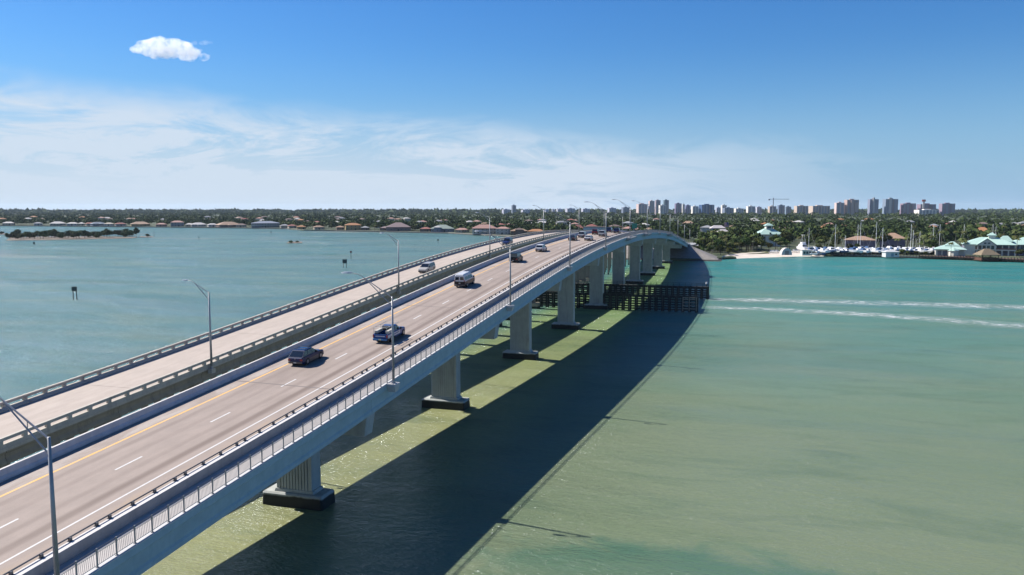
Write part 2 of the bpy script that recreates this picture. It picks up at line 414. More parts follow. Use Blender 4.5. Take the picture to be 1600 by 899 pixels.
NB = thing('road_bridge', 'long arched grey concrete road bridge with a railed sidewalk along its seaward edge', 'bridge', (0, 0, 0))
def build_new_bridge():
    part('deck_slab', sweep([(34.72, -.34), (34.72, -.03), (51.42, cs(51.42) - .03), (51.42, cs(51.42) - .34)], U0, U1, zr), M_conc, NB)
    road = part('roadway', sweep([(37.78, cs(37.78) - .025), (37.78, cs(37.78)), (50.95, cs(50.95)), (50.95, cs(50.95) - .025)], U0, U1 - .1, zr), M_road, NB)
    def strip(v, w, u0, u1, name, m, zf=zr, c=cs, par=road, dz=.004):
        k = max(1, int((u1 - u0) / 4)); vs = []; fs = []
        for i in range(k + 1):
            u = u0 + (u1 - u0) * i / k
            vs += [(-(v - w / 2), u, zf(u) + c(v - w / 2) + dz), (-(v + w / 2), u, zf(u) + c(v + w / 2) + dz)]
            if i: fs.append((2 * i - 2, 2 * i, 2 * i + 1, 2 * i - 1))
        mb = MB(); mb.add(vs, fs); return part(name, mb, m, par)
    strip(48.83, .24, U0, U1 - 1, 'edge_line', M_yellow)
    strip(40.72, .16, U0, U1 - 1, 'edge_line', M_white)
    d0 = 38.46 - 11 * 9                         # far end of the first dash at 38.46, one every 11 m
    for i in range(54):
        a = d0 + 11 * i
        if a > U1 - 2: break
        strip(44.72, .17, a - 2.75, a, 'lane_dash', M_white)
    # tyre skid marks
    for v0, ua, ub in ((42.6, 98, 116), (41.4, 104, 120)):
        strip(v0, .16, ua, ub, 'skid_mark', mat('tyre_rubber_mark', (.22, .165, .14), .8, noise=.5, nscale=.6, col2=(.40, .32, .27)), dz=.007)
    # expansion joints
    for k in range(-2, 11):
        u = PIER0 + SPAN * k
        mb = MB(); a, b = zr(u - .09), zr(u + .09)
        mb.quad((-37.8, u - .09, a + cs(37.8) + .005), (-50.9, u - .09, a + cs(50.9) + .005), (-50.9, u + .09, b + cs(50.9) + .005), (-37.8, u + .09, b + cs(37.8) + .005))
        part('expansion_joint', mb, mat('joint_seal', (.19, .16, .145), .8), road)
    part('sidewalk', sweep([(34.97, -.028), (34.97, .012), (37.24, .04), (37.24, -.028)], U0, U1 - .1, zr), M_walk, NB)
    part('sidewalk_curb', sweep([(34.60, .06), (34.60, .12), (34.66, .15), (34.96, .15), (34.96, -.031), (34.722, -.031), (34.72, .06)], U0, U1 - .15, zr), M_curb, NB)
    part('fascia_edge', sweep([(34.62, -.42), (34.62, .058), (34.716, .058), (34.716, -.42)], U0, U1 - .12, zr), M_girder, NB)
    # traffic barrier with pipe rail
    bp = [(37.25, .0), (37.25, .75), (37.27, .77), (37.86, .77), (37.88, .75), (37.88, .33), (37.93, .18), (37.93, -.02 + cs(37.8)), ]
    bar = part('traffic_barrier', sweep(bp, U0, U1, zr), M_barrier, NB)
    part('barrier_sunlit_top', sweep([(37.252, .772), (37.27, .79), (37.86, .79), (37.875, .772)], U0, U1 - .1, zr), mat('painted_sunlit_top', (.80, .76, .72), .8, noise=.12, nscale=2), bar)  # paler strip: sunlight on the concrete top put into its colour
    pm = MB(); us = np.arange(U0, U1 + .1, 4.0)
    pm2 = [(-37.86, float(u), zr(float(u)) + 1.0) for u in us]
    part('pipe_rail', pm.path(pm2, .05, 6), M_rail, bar)
    mp = MB(); mp.box(-.07, .07, -.09, .09, 0, .23).box(-.11, .11, -.14, .14, 0, .03); pme = mp.mesh('pipe_post', M_rail)
    u = 23.8
    while u < 470:
        for o in (0, 1.05, 3.0, 5.0):
            part('pipe_post', pme, None, bar, (-37.80, u + o, zr(u + o) + .788))
        u += 7.0
    # median barrier
    part('median_sunlit_top', sweep([(51.13, cs(50.9) + .802), (51.14, cs(50.9) + .82), (51.37, cs(50.9) + .82), (51.375, cs(50.9) + .802)], U0, U1 - .1, zr), mat('painted_sunlit_top', (0, 0, 0)), NB)  # sunlit top of the median painted as a pale strip
    part('median_barrier', sweep([(50.93, cs(50.9) - .02), (50.93, cs(50.9) + .2), (51.06, cs(50.9) + .36), (51.12, cs(50.9) + .80), (51.38, cs(50.9) + .80), (51.43, -.3), (51.40, cs(51) - .02)][:5] + [(51.44, .3), (51.44, cs(51.42) - .033)], U0, U1, zr), M_median, NB)
    # walkway railing: posts and picket panels
    wr = part('walkway_railing', MB().path([(-34.80, float(u), zr(float(u)) + 1.22) for u in us], .03, 6).path([(-34.86, float(u), zr(float(u)) + 1.02) for u in us], .018, 4), M_rail, NB)
    p = MB(); p.box(-.03, .03, -.045, .045, 0, 1.12); p.box(-.07, .07, -.08, .08, 0, .03); ppm = p.mesh('post', M_galv2)
    SP = 1.45
    q = MB(); q.box(-.02, .02, .05, SP - .05, .12, .16); q.box(-.02, .02, .05, SP - .05, .84, .88)
    q2 = MB(); q2.v = list(q.v); q2.f = list(q.f)
    nb = 10
    for i in range(1, nb):
        y = .05 + (SP - .1) * i / nb; q.box(-.008, .008, y - .008, y + .008, .16, .84)
    qme = q.mesh('picket_panel', M_galv2, recalc=False)
    rest = MB(); n_ = 0; u = 26.0
    while u < U1 - 2:
        z = zr(u) + .15; s = slope(zr, u + SP / 2)
        if n_ < 298:
            part('post', ppm, None, wr, (-34.80, u, z), (0, 0, 0)); part('picket_panel', qme, None, wr, (-34.80, u, z), (s, 0, 0))
        else:
            rest.box(-34.83, -34.77, u - .045, u + .045, z, z + 1.1)
            rest.box(-34.82, -34.78, u + .05, u + SP - .05, z + .12 - .1, z + .16 - .1); rest.box(-34.82, -34.78, u + .05, u + SP - .05, z + .74, z + .78)
        n_ += 1; u += SP
    if rest.v: prop(part('far_posts_and_panels', rest, M_galv2, wr), kind='stuff')
    # girders, one set per span
    for k in range(-3, 11):
        a = max(U0, PIER0 + SPAN * (k - 1) + .03) if k > -3 else U0; b = min(U1 - .5, PIER0 + SPAN * k - .03)
        if b - a < 2 or b < U0: continue
        for gi in range(6):
            v0 = 34.95 + gi * 3.12; c0 = cs(v0 + .3)
            poly = [(0, -.33), (.0, -.62), (.10, -.74), (.10, -1.62), (.0, -1.80), (.0, -2.10), (.85, -2.10), (.85, -1.80), (.6, -1.55), (.6, -.33)]
            if gi == 5: poly = [(.85 - x, z) for x, z in poly]
            part('girder', sweep([(v0 + x, c0 + z - (.01 if i in (0, len(poly) - 1) else 0)) for i, (x, z) in enumerate(poly)], a, b, zr, 6.0), M_girder, NB)
    # overlook platforms on the sidewalk edge
    for uc in (239.5, 278.5, 360.0):
        ov = part('overlook_platform', sweep([(33.2, -.45), (33.2, .0), (34.598, .0), (34.598, -.9), (34.2, -.9)], uc - 6, uc + 6, zr, 3), M_conc, NB)
        r = MB()
        for h in (.35, .6, .85, 1.1):
            r.path([(-34.55, uc - 5.9, zr(uc - 5.9) + h), (-33.27, uc - 5.9, zr(uc - 5.9) + h), (-33.27, uc + 5.9, zr(uc + 5.9) + h), (-34.55, uc + 5.9, zr(uc + 5.9) + h)], .03, 4)
        for i in range(13):
            y = uc - 5.9 + i * 11.8 / 12; r.box(-33.3, -33.24, y - .03, y + .03, zr(y), zr(y) + 1.12)
        part('overlook_railing', r, M_galv2, ov)
    # piers
    for k in range(-2, 10):
        u = PIER0 + SPAN * k; zt = zr(u) - 2.09
        if zt < 2: continue
        pr = part('pier', MB().frustum((-50.6, -35.4, u - .80, u + .80), (-51.1, -35.1, u - .88, u + .88), zt - 2.25 + cs(43), zt - .02), M_pier, NB, bevel=.06)
        # the cap follows the deck crossfall: wedge on top
        w = MB(); w.loft([[(-35.15, u - .7, zt - .03), (-35.15, u - .7, zt - .005 + cs(35)), (-51.0, u - .7, zt + cs(51) - .005), (-51.0, u - .7, zt - .03)],
                          [(-35.15, u + .7, zt - .03), (-35.15, u + .7, zt - .005 + cs(35)), (-51.0, u + .7, zt + cs(51) - .005), (-51.0, u + .7, zt - .03)]])
        part('bearing_seat', w, M_pier, pr)
        col = MB(); z0, z1 = 1.7, zt - 2.25 + cs(43) + .01
        col.box(-45.35, -41.35, u - .80, u + .80, z0, z1)
        for j in range(9):
            x = -45.35 + .62 + j * (4.0 - 1.24) / 8
            for sgn in (-1, 1):
                y = u + sgn * .80; col.frustum((x - .12, x + .12, min(y, y + sgn * .09), max(y, y + sgn * .09)), (x - .12, x + .12, min(y, y + sgn * .09), max(y, y + sgn * .09)), z0, z1 - .1)
        for x in (-45.35, -41.35 - .38):
            for sgn in (-1, 1):
                y = u + sgn * .80; col.box(x, x + .38, min(y, y + sgn * .09), max(y, y + sgn * .09), z0, z1 - .003)
        part('column', col, M_pier, pr)
        ft = MB(); ft.frustum((-46.9, -39.9, u - 1.45, u + 1.45), (-46.8, -40.0, u - 1.35, u + 1.35), -1.5, 1.38)
        part('footing', ft, M_pier, pr, bevel=.16)
        part('plinth', MB().frustum((-45.62, -41.08, u - 1.02, u + 1.02), (-45.5, -41.2, u - .94, u + .94), 1.37, 1.72), M_pier, pr, bevel=.05)
M_galv2 = mat('grey_walk_rail', (.46, .45, .45), .5, metal=.5)
build_new_bridge()

# ------------------------------------------------------------------ the old bridge
OB = thing('old_bridge', 'older weathered concrete bridge with open post and beam rails beside the newer bridge', 'bridge', (0, 0, 0))
def build_old_bridge():
    ur = (-50, 520)
    part('deck_slab', sweep([(59.9, -.32), (59.9, -.03), (69.5, -.03), (69.5, -.32)], *ur, zo), M_old, OB)
    road = part('roadway', sweep([(60.5, -.025), (60.5, .0), (68.95, .0), (68.95, -.025)], *ur, zo), M_oldroad, OB)
    for k in range(0, 24):
        u = 12.0 + 12.75 * 2 * k + 5
        if u > 500: break
        mb = MB(); mb.quad((-60.6, u - .04, zo(u - .04) + .004), (-68.9, u - .04, zo(u - .04) + .004), (-68.9, u + .04, zo(u + .04) + .004), (-60.6, u + .04, zo(u + .04) + .004))
        part('expansion_joint', mb, mat('old_joint_seal', (.24, .20, .17), .85), road)
    pm = MB(); pm.box(-.14, .14, -.2, .2, 0, .34); pm.box(-.16, .16, -.16, .16, .34, .345); pme = pm.mesh('rail_post', M_old)
    for v0, s in ((59.95, 1), (69.45, -1)):
        rail = part('bridge_rail', sweep([(v0 - .0 * s, -.028), (v0, .32), (v0 + .28 * s, .32), (v0 + .55 * s, .12), (v0 + .55 * s, -.027)] if s > 0 else [(v0, -.028), (v0, .32), (v0 - .28, .32), (v0 - .55, .12), (v0 - .55, -.027)], *ur, zo), M_old, OB)
        part('top_beam', sweep([(v0 - .02 * s, .60), (v0 - .02 * s, .88), (v0 + .27 * s, .88), (v0 + .27 * s, .60)], *ur, zo), M_old, rail)
        u = 9.6 + (0 if s > 0 else 1.2)
        while u < 500:
            part('rail_post', pme, None, rail, (-(v0 + .13 * s), u, zo(u) + .30)); u += 2.4
    for k in range(0, 40):
        a = 0 + 12.75 * k; b = a + 12.7
        if b > 515: break
        for gi in range(5):
            v0 = 60.1 + gi * 2.12
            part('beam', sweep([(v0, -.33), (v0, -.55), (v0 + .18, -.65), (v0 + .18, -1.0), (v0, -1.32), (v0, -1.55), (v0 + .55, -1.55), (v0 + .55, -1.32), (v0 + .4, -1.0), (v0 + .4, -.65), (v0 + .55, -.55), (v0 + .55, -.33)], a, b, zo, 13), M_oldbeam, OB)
    k = 0; 
    for k in range(0, 38):
        u = 12.72 + 12.75 * k
        if u > 470: break
        zt = zo(u) - 1.58
        heavy = 178 < u < 335
        if heavy and k % 2: pass
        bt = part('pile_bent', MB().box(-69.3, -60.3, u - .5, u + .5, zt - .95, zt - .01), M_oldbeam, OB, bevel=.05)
        if heavy:
            part('pier_wall', MB().box(-68.3, -61.2, u - .55, u + .55, 1.7, zt - .96), stained_concrete('old_pier_wall', (.30, .26, .22), (.14, .11, .09), .6, tide=.7) if 'opw' not in MATS else MATS['opw'], bt)
            MATS['opw'] = bpy.data.materials['old_pier_wall']
            part('footing', MB().box(-69.6, -60.0, u - 1.5, u + 1.5, -1.5, 1.69), M_oldbeam, bt, bevel=.1)
        else:
            for j in range(5):
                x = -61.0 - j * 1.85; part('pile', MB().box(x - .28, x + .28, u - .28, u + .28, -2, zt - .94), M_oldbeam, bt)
build_old_bridge()

# ------------------------------------------------------------------ lamps
def make_lamp(arm, rise, high, label):
    t = thing('street_lamp', label, 'street lamp', group=None)
    part('pole', MB().tube((0, 0, .1), (0, 0, high), .145, .085, 10), M_galv, t, smooth=True)
    part('base_plate', MB().box(-.2, .2, -.2, .2, 0, .06).tube((0, 0, .05), (0, 0, .45), .17, .13, 10), M_galv, t)
    a = MB(); e = (-arm * .62, 0, high - .1 + rise * .86)
    lo = Vector((0, 0, high - .95)); ev = Vector(e); hi = Vector((0, 0, high - .1))
    a.tube(hi, e, .055, .045, 6); a.tube(lo, ev + Vector((.25, 0, -.16)), .05, .04, 6)
    a.tube(hi.lerp(ev, .42), lo.lerp(ev, .42), .025, .025, 5)
    a.path([e, (-arm * .74, 0, high - .1 + rise * .98), (-arm * .86, 0, high - .1 + rise * 1.02)], .035, 6)
    part('bracket_arm', a, M_galv, t)
    h = MB(); z = high - .1 + rise * 1.02
    h.loft([[(-arm * .84, -.06, z - .05), (-arm * .84, .06, z - .05), (-arm * .84, .05, z + .06), (-arm * .84, -.05, z + .06)],
            [(-arm * .93, -.17, z - .09), (-arm * .93, .17, z - .09), (-arm * .93, .12, z + .10), (-arm * .93, -.12, z + .10)],
            [(-arm * 1.03, -.17, z - .08), (-arm * 1.03, .17, z - .08), (-arm * 1.03, .10, z + .09), (-arm * 1.03, -.10, z + .09)],
            [(-arm * 1.08, -.07, z - .05), (-arm * 1.08, .07, z - .05), (-arm * 1.08, .05, z + .03), (-arm * 1.08, -.05, z + .03)]])
    hd = part('lamp_head', h, M_lamp, t, smooth=False)
    return t
ORD = ['first', 'second', 'third', 'fourth', 'fifth', 'sixth', 'seventh', 'eighth', 'ninth', 'tenth', 'eleventh', 'twelfth', 'thirteenth']
l0 = make_lamp(5.2, 2.35, 8.8, '')
ped = MB(); ped.frustum((-.35, .55, -.35, .35), (-.45, .55, -.5, .5), -.75, -.14).box(-.47, .55, -.52, .52, -.14, -.02)
LAMPS = []
WHERE = ['closest one, with its foot at the sidewalk railing', 'beside the blue pickup truck', 'beside the tall dark vehicle, past the white van', 'fourth from the camera', 'where the white car climbs the crest', 'at the first overlook',
         'at the second overlook', 'just past the crest', 'at the third overlook', 'on the falling side of the arch', 'next to last before the shore', 'last before the shore']
for i in range(12):
    u = 31.4 + SPAN * i
    o = l0 if i == 0 else copy_tree(l0)
    o.location = (-34.15, u, zr(u) + .12); o['label'] = 'street lamp on the new bridge, ' + WHERE[i]; o['group'] = 'street lamps along the sidewalk of the new bridge'
    LAMPS.append(o)
pm_ = MB(); pm_.frustum((-.42, .30, -.35, .35), (-.445, .45, -.55, .55), -.85, -.28).box(-.448, .48, -.58, .58, -.28, 0)
pme_ = pm_.mesh('lamp_pedestal', M_curb)
for i in range(12):
    u = 31.4 + SPAN * i; part('lamp_pedestal', pme_, None, NB, (-34.15, u, zr(u) + .115))
l1 = make_lamp(3.3, 1.35, 9.0, '')
W2 = ['left of the dark crossover', 'behind the blue pickup truck', 'behind the oncoming dark jeep', 'where the rail nears the far crest', 'beyond the crest, by the red roof', 'far down the slope past the crest', 'the most distant one']
for i in range(7):
    u = 77.5 + 51.9 * i
    o = l1 if i == 0 else copy_tree(l1)
    o.location = (-59.62, u, zo(u) - .25); o['label'] = 'slim grey street lamp on the old bridge rail, ' + W2[i]; o['group'] = 'street lamps along the old bridge'
pb = MB().box(-.28, .28, -.35, .35, -.5, -.0).mesh('lamp_pedestal', M_old)
for i in range(7):
    u = 77.5 + 51.9 * i; part('lamp_pedestal', pb, None, OB, (-59.62, u, zo(u) - .25))

# ------------------------------------------------------------------ vehicles
M_glass = mat('tinted_car_glass', (.012, .016, .022), .06, spec=.8, coat=.3)
M_tyre = mat('tyre_rubber', (.018, .018, .019), .85)
M_rim = mat('alloy_rim', (.45, .46, .48), .35, metal=.8)
M_trim = mat('black_trim', (.02, .02, .022), .6)
M_tail = mat('red_tail_lamp', (.45, .015, .02), .3, coat=.4)
M_head = mat('clear_head_lamp', (.75, .76, .78), .2, coat=.4)
M_plate = mat('licence_plate', (.7, .7, .66), .5)
def paint(name, c, r=.30): return mat(name, c, r, coat=.15, spec=.22)
WM = {}
def wheel(t, x, y, r, w):
    key = (round(r, 3), round(w, 3))
    if key not in WM:
        a = MB(); a.tube((-w / 2, 0, 0), (w / 2, 0, 0), r, r, 18)
        b = MB(); b.tube((w / 2 - .01, 0, 0), (w / 2 + .012, 0, 0), r * .62, r * .56, 12)
        sp = MB()
        WM[key] = (a.mesh('tyre', M_tyre, bevel=.03), b.mesh('rim', M_rim))
    o = part('wheel', WM[key][0], None, t, (x, y, r), (0, 0, 0 if x > 0 else math.pi))
    part('rim', WM[key][1], None, o)
def car(name, label, L=4.7, W=1.86, H=1.7, paintm=None, lower=None, belt=1.0, hood=1.0, gh=(-2.1, .95, -1.85, .25), wb=2.75, wr=.36, hood_l=1.15, rack=False, roofm=None, cat='car', rear_flat=True, windows=3, tail_h=.9, deck=None, group='cars crossing the bridges'):
    """local +Y is forward. gh: greenhouse y0,y1 at the belt and y0,y1 at the roof."""
    t = thing(name, label, cat, group=group)
    hw = W / 2; y0 = -L / 2; y1 = L / 2; g = .22
    def ring(y, w, zb, zt, tw=None):
        tw = tw or w * .96
        return [(-w * .92, y, zb), (w * .92, y, zb), (w, y, zb + .18), (w, y, (zb + zt) / 2 + .05), (tw, y, zt - .05), (tw * .92, y, zt), (-tw * .92, y, zt), (-tw, y, zt - .05), (-w, y, (zb + zt) / 2 + .05), (-w, y, zb + .18)]
    dk = deck or belt
    bd = MB(); bd.loft([ring(y0, hw * .90, g + .18, tail_h), ring(y0 + .10, hw * .97, g + .05, dk - .03), ring(y0 + .5, hw, g, dk), ring(gh[0] + .3, hw, g, belt), ring(0, hw, g, belt), ring(gh[1], hw, g, belt),
                        ring(gh[1] + .15, hw, g, belt * .99), ring(y1 - .45, hw * .98, g, hood * .93), ring(y1 - .12, hw * .92, g + .05, hood * .84), ring(y1, hw * .80, g + .12, hood * .66)])
    b = part('body', bd, paintm, t, smooth=False, bevel=.02)
    tw = hw * .80; bw = hw * .94
    G = [(-bw, gh[0], belt - .02), (bw, gh[0], belt - .02), (bw, gh[1], belt - .02), (-bw, gh[1], belt - .02), (-tw, gh[2], H - .05), (tw, gh[2], H - .05), (tw, gh[3], H - .05), (-tw, gh[3], H - .05)]
    cab = MB(); top = [(x * .9, y * .97 + .0, H) for x, y, z in G[4:]]
    cab.loft([G[:4], G[4:], top]); part('cabin', cab, roofm or paintm, t, bevel=.015)
    def glass(nm, a, b_, c, d, ins=.06, out=.012):       # a,b lower edge, c,d upper edge (c above b)
        a, b_, c, d = map(Vector, (a, b_, c, d)); cen = (a + b_ + c + d) / 4
        nn = (b_ - a).cross(d - a).normalized()
        if nn.dot(cen - Vector((0, (gh[0] + gh[1]) / 2, belt + .2))) < 0: nn = -nn
        P_ = []
        for p, e, f in ((a, b_, d), (b_, a, c), (c, d, b_), (d, c, a)):
            P_.append(p + (e - p).normalized() * ins + (f - p).normalized() * ins * 1.1 + nn * out)
        Q = [p - nn * .02 for p in P_]
        mb = MB(); mb.loft([Q, P_]); part(nm, mb, M_glass, t)
    glass('rear_window', G[0], G[1], G[5], G[4]); glass('windscreen', G[2], G[3], G[7], G[6])
    for s, (i0, i1, i5, i4) in ((1, (1, 2, 6, 5)), (-1, (0, 3, 7, 4))):
        A, B_, Cc, D = (Vector(G[k]) for k in (i0, i1, i5, i4))
        for k in range(windows):
            f0, f1 = k / windows, (k + 1) / windows
            glass('side_window', A.lerp(B_, f0), A.lerp(B_, f1), D.lerp(Cc, f1), D.lerp(Cc, f0), .045)
    for sx in (-1, 1):
        for sy in (-1, 1):
            wheel(t, sx * (hw - .10), sy * wb / 2 + .03, wr, .24)
            ar = MB(); n_ = 14; pts = [(math.cos(math.pi * i / n_) * (wr + .07), math.sin(math.pi * i / n_) * (wr + .07)) for i in range(n_ + 1)]
            xx = sx * (hw + .004)
            ar.loft([[(xx, sy * wb / 2 + .03 + a, wr + b2) for a, b2 in pts] + [(xx, sy * wb / 2 + .03 - (wr + .07), g - .02), (xx, sy * wb / 2 + .03 + wr + .07, g - .02)],
                     [(xx - sx * .03, sy * wb / 2 + .03 + a, wr + b2) for a, b2 in pts] + [(xx - sx * .03, sy * wb / 2 + .03 - (wr + .07), g - .02), (xx - sx * .03, sy * wb / 2 + .03 + wr + .07, g - .02)]])
            part('wheel_arch', ar, M_trim, t)
        part('tail_light', MB().box(min(sx * hw * .62, sx * hw * .93), max(sx * hw * .62, sx * hw * .93), y0 - .012, y0 + .14, tail_h - .26, tail_h - .06), M_tail, t)
        part('headlight', MB().box(min(sx * hw * .50, sx * hw * .82), max(sx * hw * .50, sx * hw * .82), y1 - .16, y1 + .0, hood * .66 - .22, hood * .66 - .06), M_head, t)
        mx = sx * (hw + .10); part('side_mirror', MB().box(min(mx, mx - sx * .17), max(mx, mx - sx * .17), gh[1] - .42, gh[1] - .30, belt - .02, belt + .15), M_trim, t)
    bu = MB(); bu.box(-hw * .90, hw * .90, y0 - .07, y0 + .25, g + .10, g + .36); part('rear_bumper', bu, lower or M_trim, t, bevel=.03)
    bf = MB(); bf.box(-hw * .84, hw * .84, y1 - .30, y1 + .05, g + .02, g + .24); part('front_bumper', bf, lower or M_trim, t, bevel=.03)
    part('licence_plate', MB().box(-.16, .16, y0 - .02 - .065, y0 - .072, g + .17, g + .30), M_plate, t)
    if lower:
        for sx in (-1, 1):
            xx = sx * (hw + .006); part('side_skirt', MB().box(min(xx, xx - sx * .05), max(xx, xx - sx * .05), -wb / 2 + .48, wb / 2 - .42, g + .0, g + .26), lower, t)
    if rack:
        r = MB()
        for sx in (-1, 1): r.tube((sx * tw * .85, gh[2] + .2, H + .07), (sx * tw * .85, gh[3] - .2, H + .07), .025, .025, 6)
        for yy in (gh[2] + .35, gh[3] - .4): r.tube((-tw * .85, yy, H + .09), (tw * .85, yy, H + .09), .025, .025, 6)
        part('roof_rack', r, M_trim, t)
    return t
def put(t, u, v, zf=zr, c=cs, back=False, ang=0.0):
    s = slope(zf, u)
    t.location = (-v, u, zf(u) + c(v) + .012); t.rotation_euler = (s, 0, ang) if not back else (-s, 0, math.pi + ang)
    return t
flat = lambda v: 0.0
G_ON = 'vehicles climbing the new bridge'
suv = car('crossover_car', 'dark blue crossover with silver lower trim beside the yellow line, closest car', 4.75, 1.9, 1.66, paint('midnight_blue', (.008, .025, .11)), mat('dark_silver_trim', (.14, .13, .135), .4, metal=.4),
          1.02, 1.0, (-2.28, 1.0, -1.55, .0), 2.82, .37, rack=True, cat='car', group=G_ON)
put(suv, 78.1, 47.4)
part('painted_side_reflection', MB().box(.935, .952, -.95, .95, .48, .66), mat('dark_silver_trim', (0, 0, 0)), suv, bevel=.004); part('painted_side_reflection', MB().box(-.952, -.935, -.95, .95, .48, .66), mat('dark_silver_trim', (0, 0, 0)), suv, bevel=.004)  # panels paint the pale reflection low on the car's sides
part('roof_glass', MB().box(-.5, .5, -1.1, -.1, 1.655, 1.668), paint('blue_roof_glass', (.02, .06, .16), .1), suv)
part('rear_badge', MB().tube((0, -2.39, .86), (0, -2.37, .86), .07, .07, 10), M_rim, suv)

def pickup():
    t = thing('pickup_truck', 'blue and white work pickup truck with a ladder rack and open bed', 'pickup truck', group=G_ON)
    B = paint('work_blue', (.012, .085, .30)); Wm = paint('truck_white', (.70, .73, .76))
    L, W = 5.5, 1.98; hw = W / 2
    def ring(y, w, zb, zt): return [(-w * .93, y, zb), (w * .93, y, zb), (w, y, zb + .2), (w * .98, y, zt - .06), (w * .9, y, zt), (-w * .9, y, zt), (-w * .98, y, zt - .06), (-w, y, zb + .2)]
    part('body', MB().loft([ring(-.55, hw, .32, 1.12), ring(1.1, hw, .32, 1.14), ring(2.3, hw * .97, .32, 1.06), ring(2.65, hw * .90, .36, .98), ring(2.75, hw * .80, .42, .85)]), B, t, bevel=.02)
    bed = MB(); bed.box(-hw * .96, hw * .96, -2.75, -.56, .34, .62)
    part('bed_floor', bed, M_trim, t)
    for sx in (-1, 1):
        part('bed_side', MB().box(min(sx * hw * .98, sx * hw * .86), max(sx * hw * .98, sx * hw * .86), -2.72, -.56, .62, 1.16), B, t, bevel=.02)
        part('white_side_panel', MB().box(min(sx * hw * .985, sx * (hw + .008)), max(sx * hw * .985, sx * (hw + .008)), -2.6, .9, .60, 1.0), Wm, t)
        part('side_lettering', MB().box(min(sx * (hw + .008), sx * (hw + .012)), max(sx * (hw + .008), sx * (hw + .012)), -1.1, .6, .76, .88), B, t)
        part('tool_box', MB().box(min(sx * hw * .97, sx * hw * .55), max(sx * hw * .97, sx * hw * .55), -2.3, -.75, 1.165, 1.50), mat('toolbox_cream', (.62, .58, .50), .6), t, bevel=.02)
        for sy in (-1.62, 1.95): wheel(t, sx * (hw - .11), sy, .40, .28)
        part('tail_light', MB().box(min(sx * hw * .98, sx * hw * .84), max(sx * hw * .98, sx * hw * .84), -2.78, -2.70, .75, 1.08), M_tail, t)
        part('side_mirror', MB().box(min(sx * (hw + .05), sx * (hw + .28)), max(sx * (hw + .05), sx * (hw + .28)), .75, .87, 1.12, 1.38), M_trim, t)
        part('headlight', MB().box(min(sx * hw * .5, sx * hw * .8), max(sx * hw * .5, sx * hw * .8), 2.66, 2.77, .66, .84), M_head, t)
    tg = part('tailgate', MB().box(-hw * .84, hw * .84, -2.76, -2.66, .64, 1.15), B, t, bevel=.015)
    part('lettering_strip', MB().box(-.62, .62, -2.766, -2.76, .86, .97), Wm, tg)
    part('rear_bumper', MB().box(-hw * .95, hw * .95, -2.92, -2.70, .42, .62), paint('bumper_blue', (.05, .22, .5)), t, bevel=.02)
    part('licence_plate', MB().box(-.16, .16, -2.935, -2.92, .45, .58), mat('yellow_plate', (.75, .65, .2), .5), t)
    cab = MB(); cab.loft([[(-.93, -.54, 1.10), (.93, -.54, 1.10), (.93, 1.15, 1.10), (-.93, 1.15, 1.10)], [(-.78, -.42, 1.74), (.78, -.42, 1.74), (.78, .45, 1.74), (-.78, .45, 1.74)], [(-.7, -.35, 1.79), (.7, -.35, 1.79), (.7, .38, 1.79), (-.7, .38, 1.79)]])
    part('cabin', cab, B, t, bevel=.015)
    for nm, q in (('rear_window', [(-.72, -.53, 1.20), (.72, -.53, 1.20), (.66, -.455, 1.64), (-.66, -.455, 1.64)]), ('windscreen', [(-.80, 1.06, 1.18), (.80, 1.06, 1.18), (.70, .52, 1.70), (-.70, .52, 1.70)]),
                  ('side_window', [(.925, -.38, 1.18), (.925, .92, 1.18), (.80, .42, 1.68), (.80, -.32, 1.68)]), ('side_window', [(-.925, -.38, 1.18), (-.925, .92, 1.18), (-.80, .42, 1.68), (-.80, -.32, 1.68)])):
        q = [Vector(p) for p in q]; c = sum(q, Vector()) / 4; o = (c - Vector((0, .2, 1.4))).normalized() * .02
        part(nm, MB().loft([[p - o * .4 for p in q], [p + o for p in q]]), M_glass, t)
    r = MB()
    for sx in (-1, 1):
        r.tube((sx * .9, -2.6, 1.1), (sx * .86, -2.6, 1.95), .03, .03, 6); r.tube((sx * .9, -.62, 1.1), (sx * .86, -.62, 1.95), .03, .03, 6)
        r.tube((sx * .86, -2.7, 1.95), (sx * .86, 1.0, 1.98), .03, .03, 6)
    for y in (-2.6, -1.6, -.62, .7): r.tube((-.86, y, 1.96), (.86, y, 1.96), .025, .025, 6)
    part('ladder_rack', r, mat('rack_pale_metal', (.6, .6, .58), .5, metal=.3), t)
    put(t, 90.4, 42.95)
pickup()

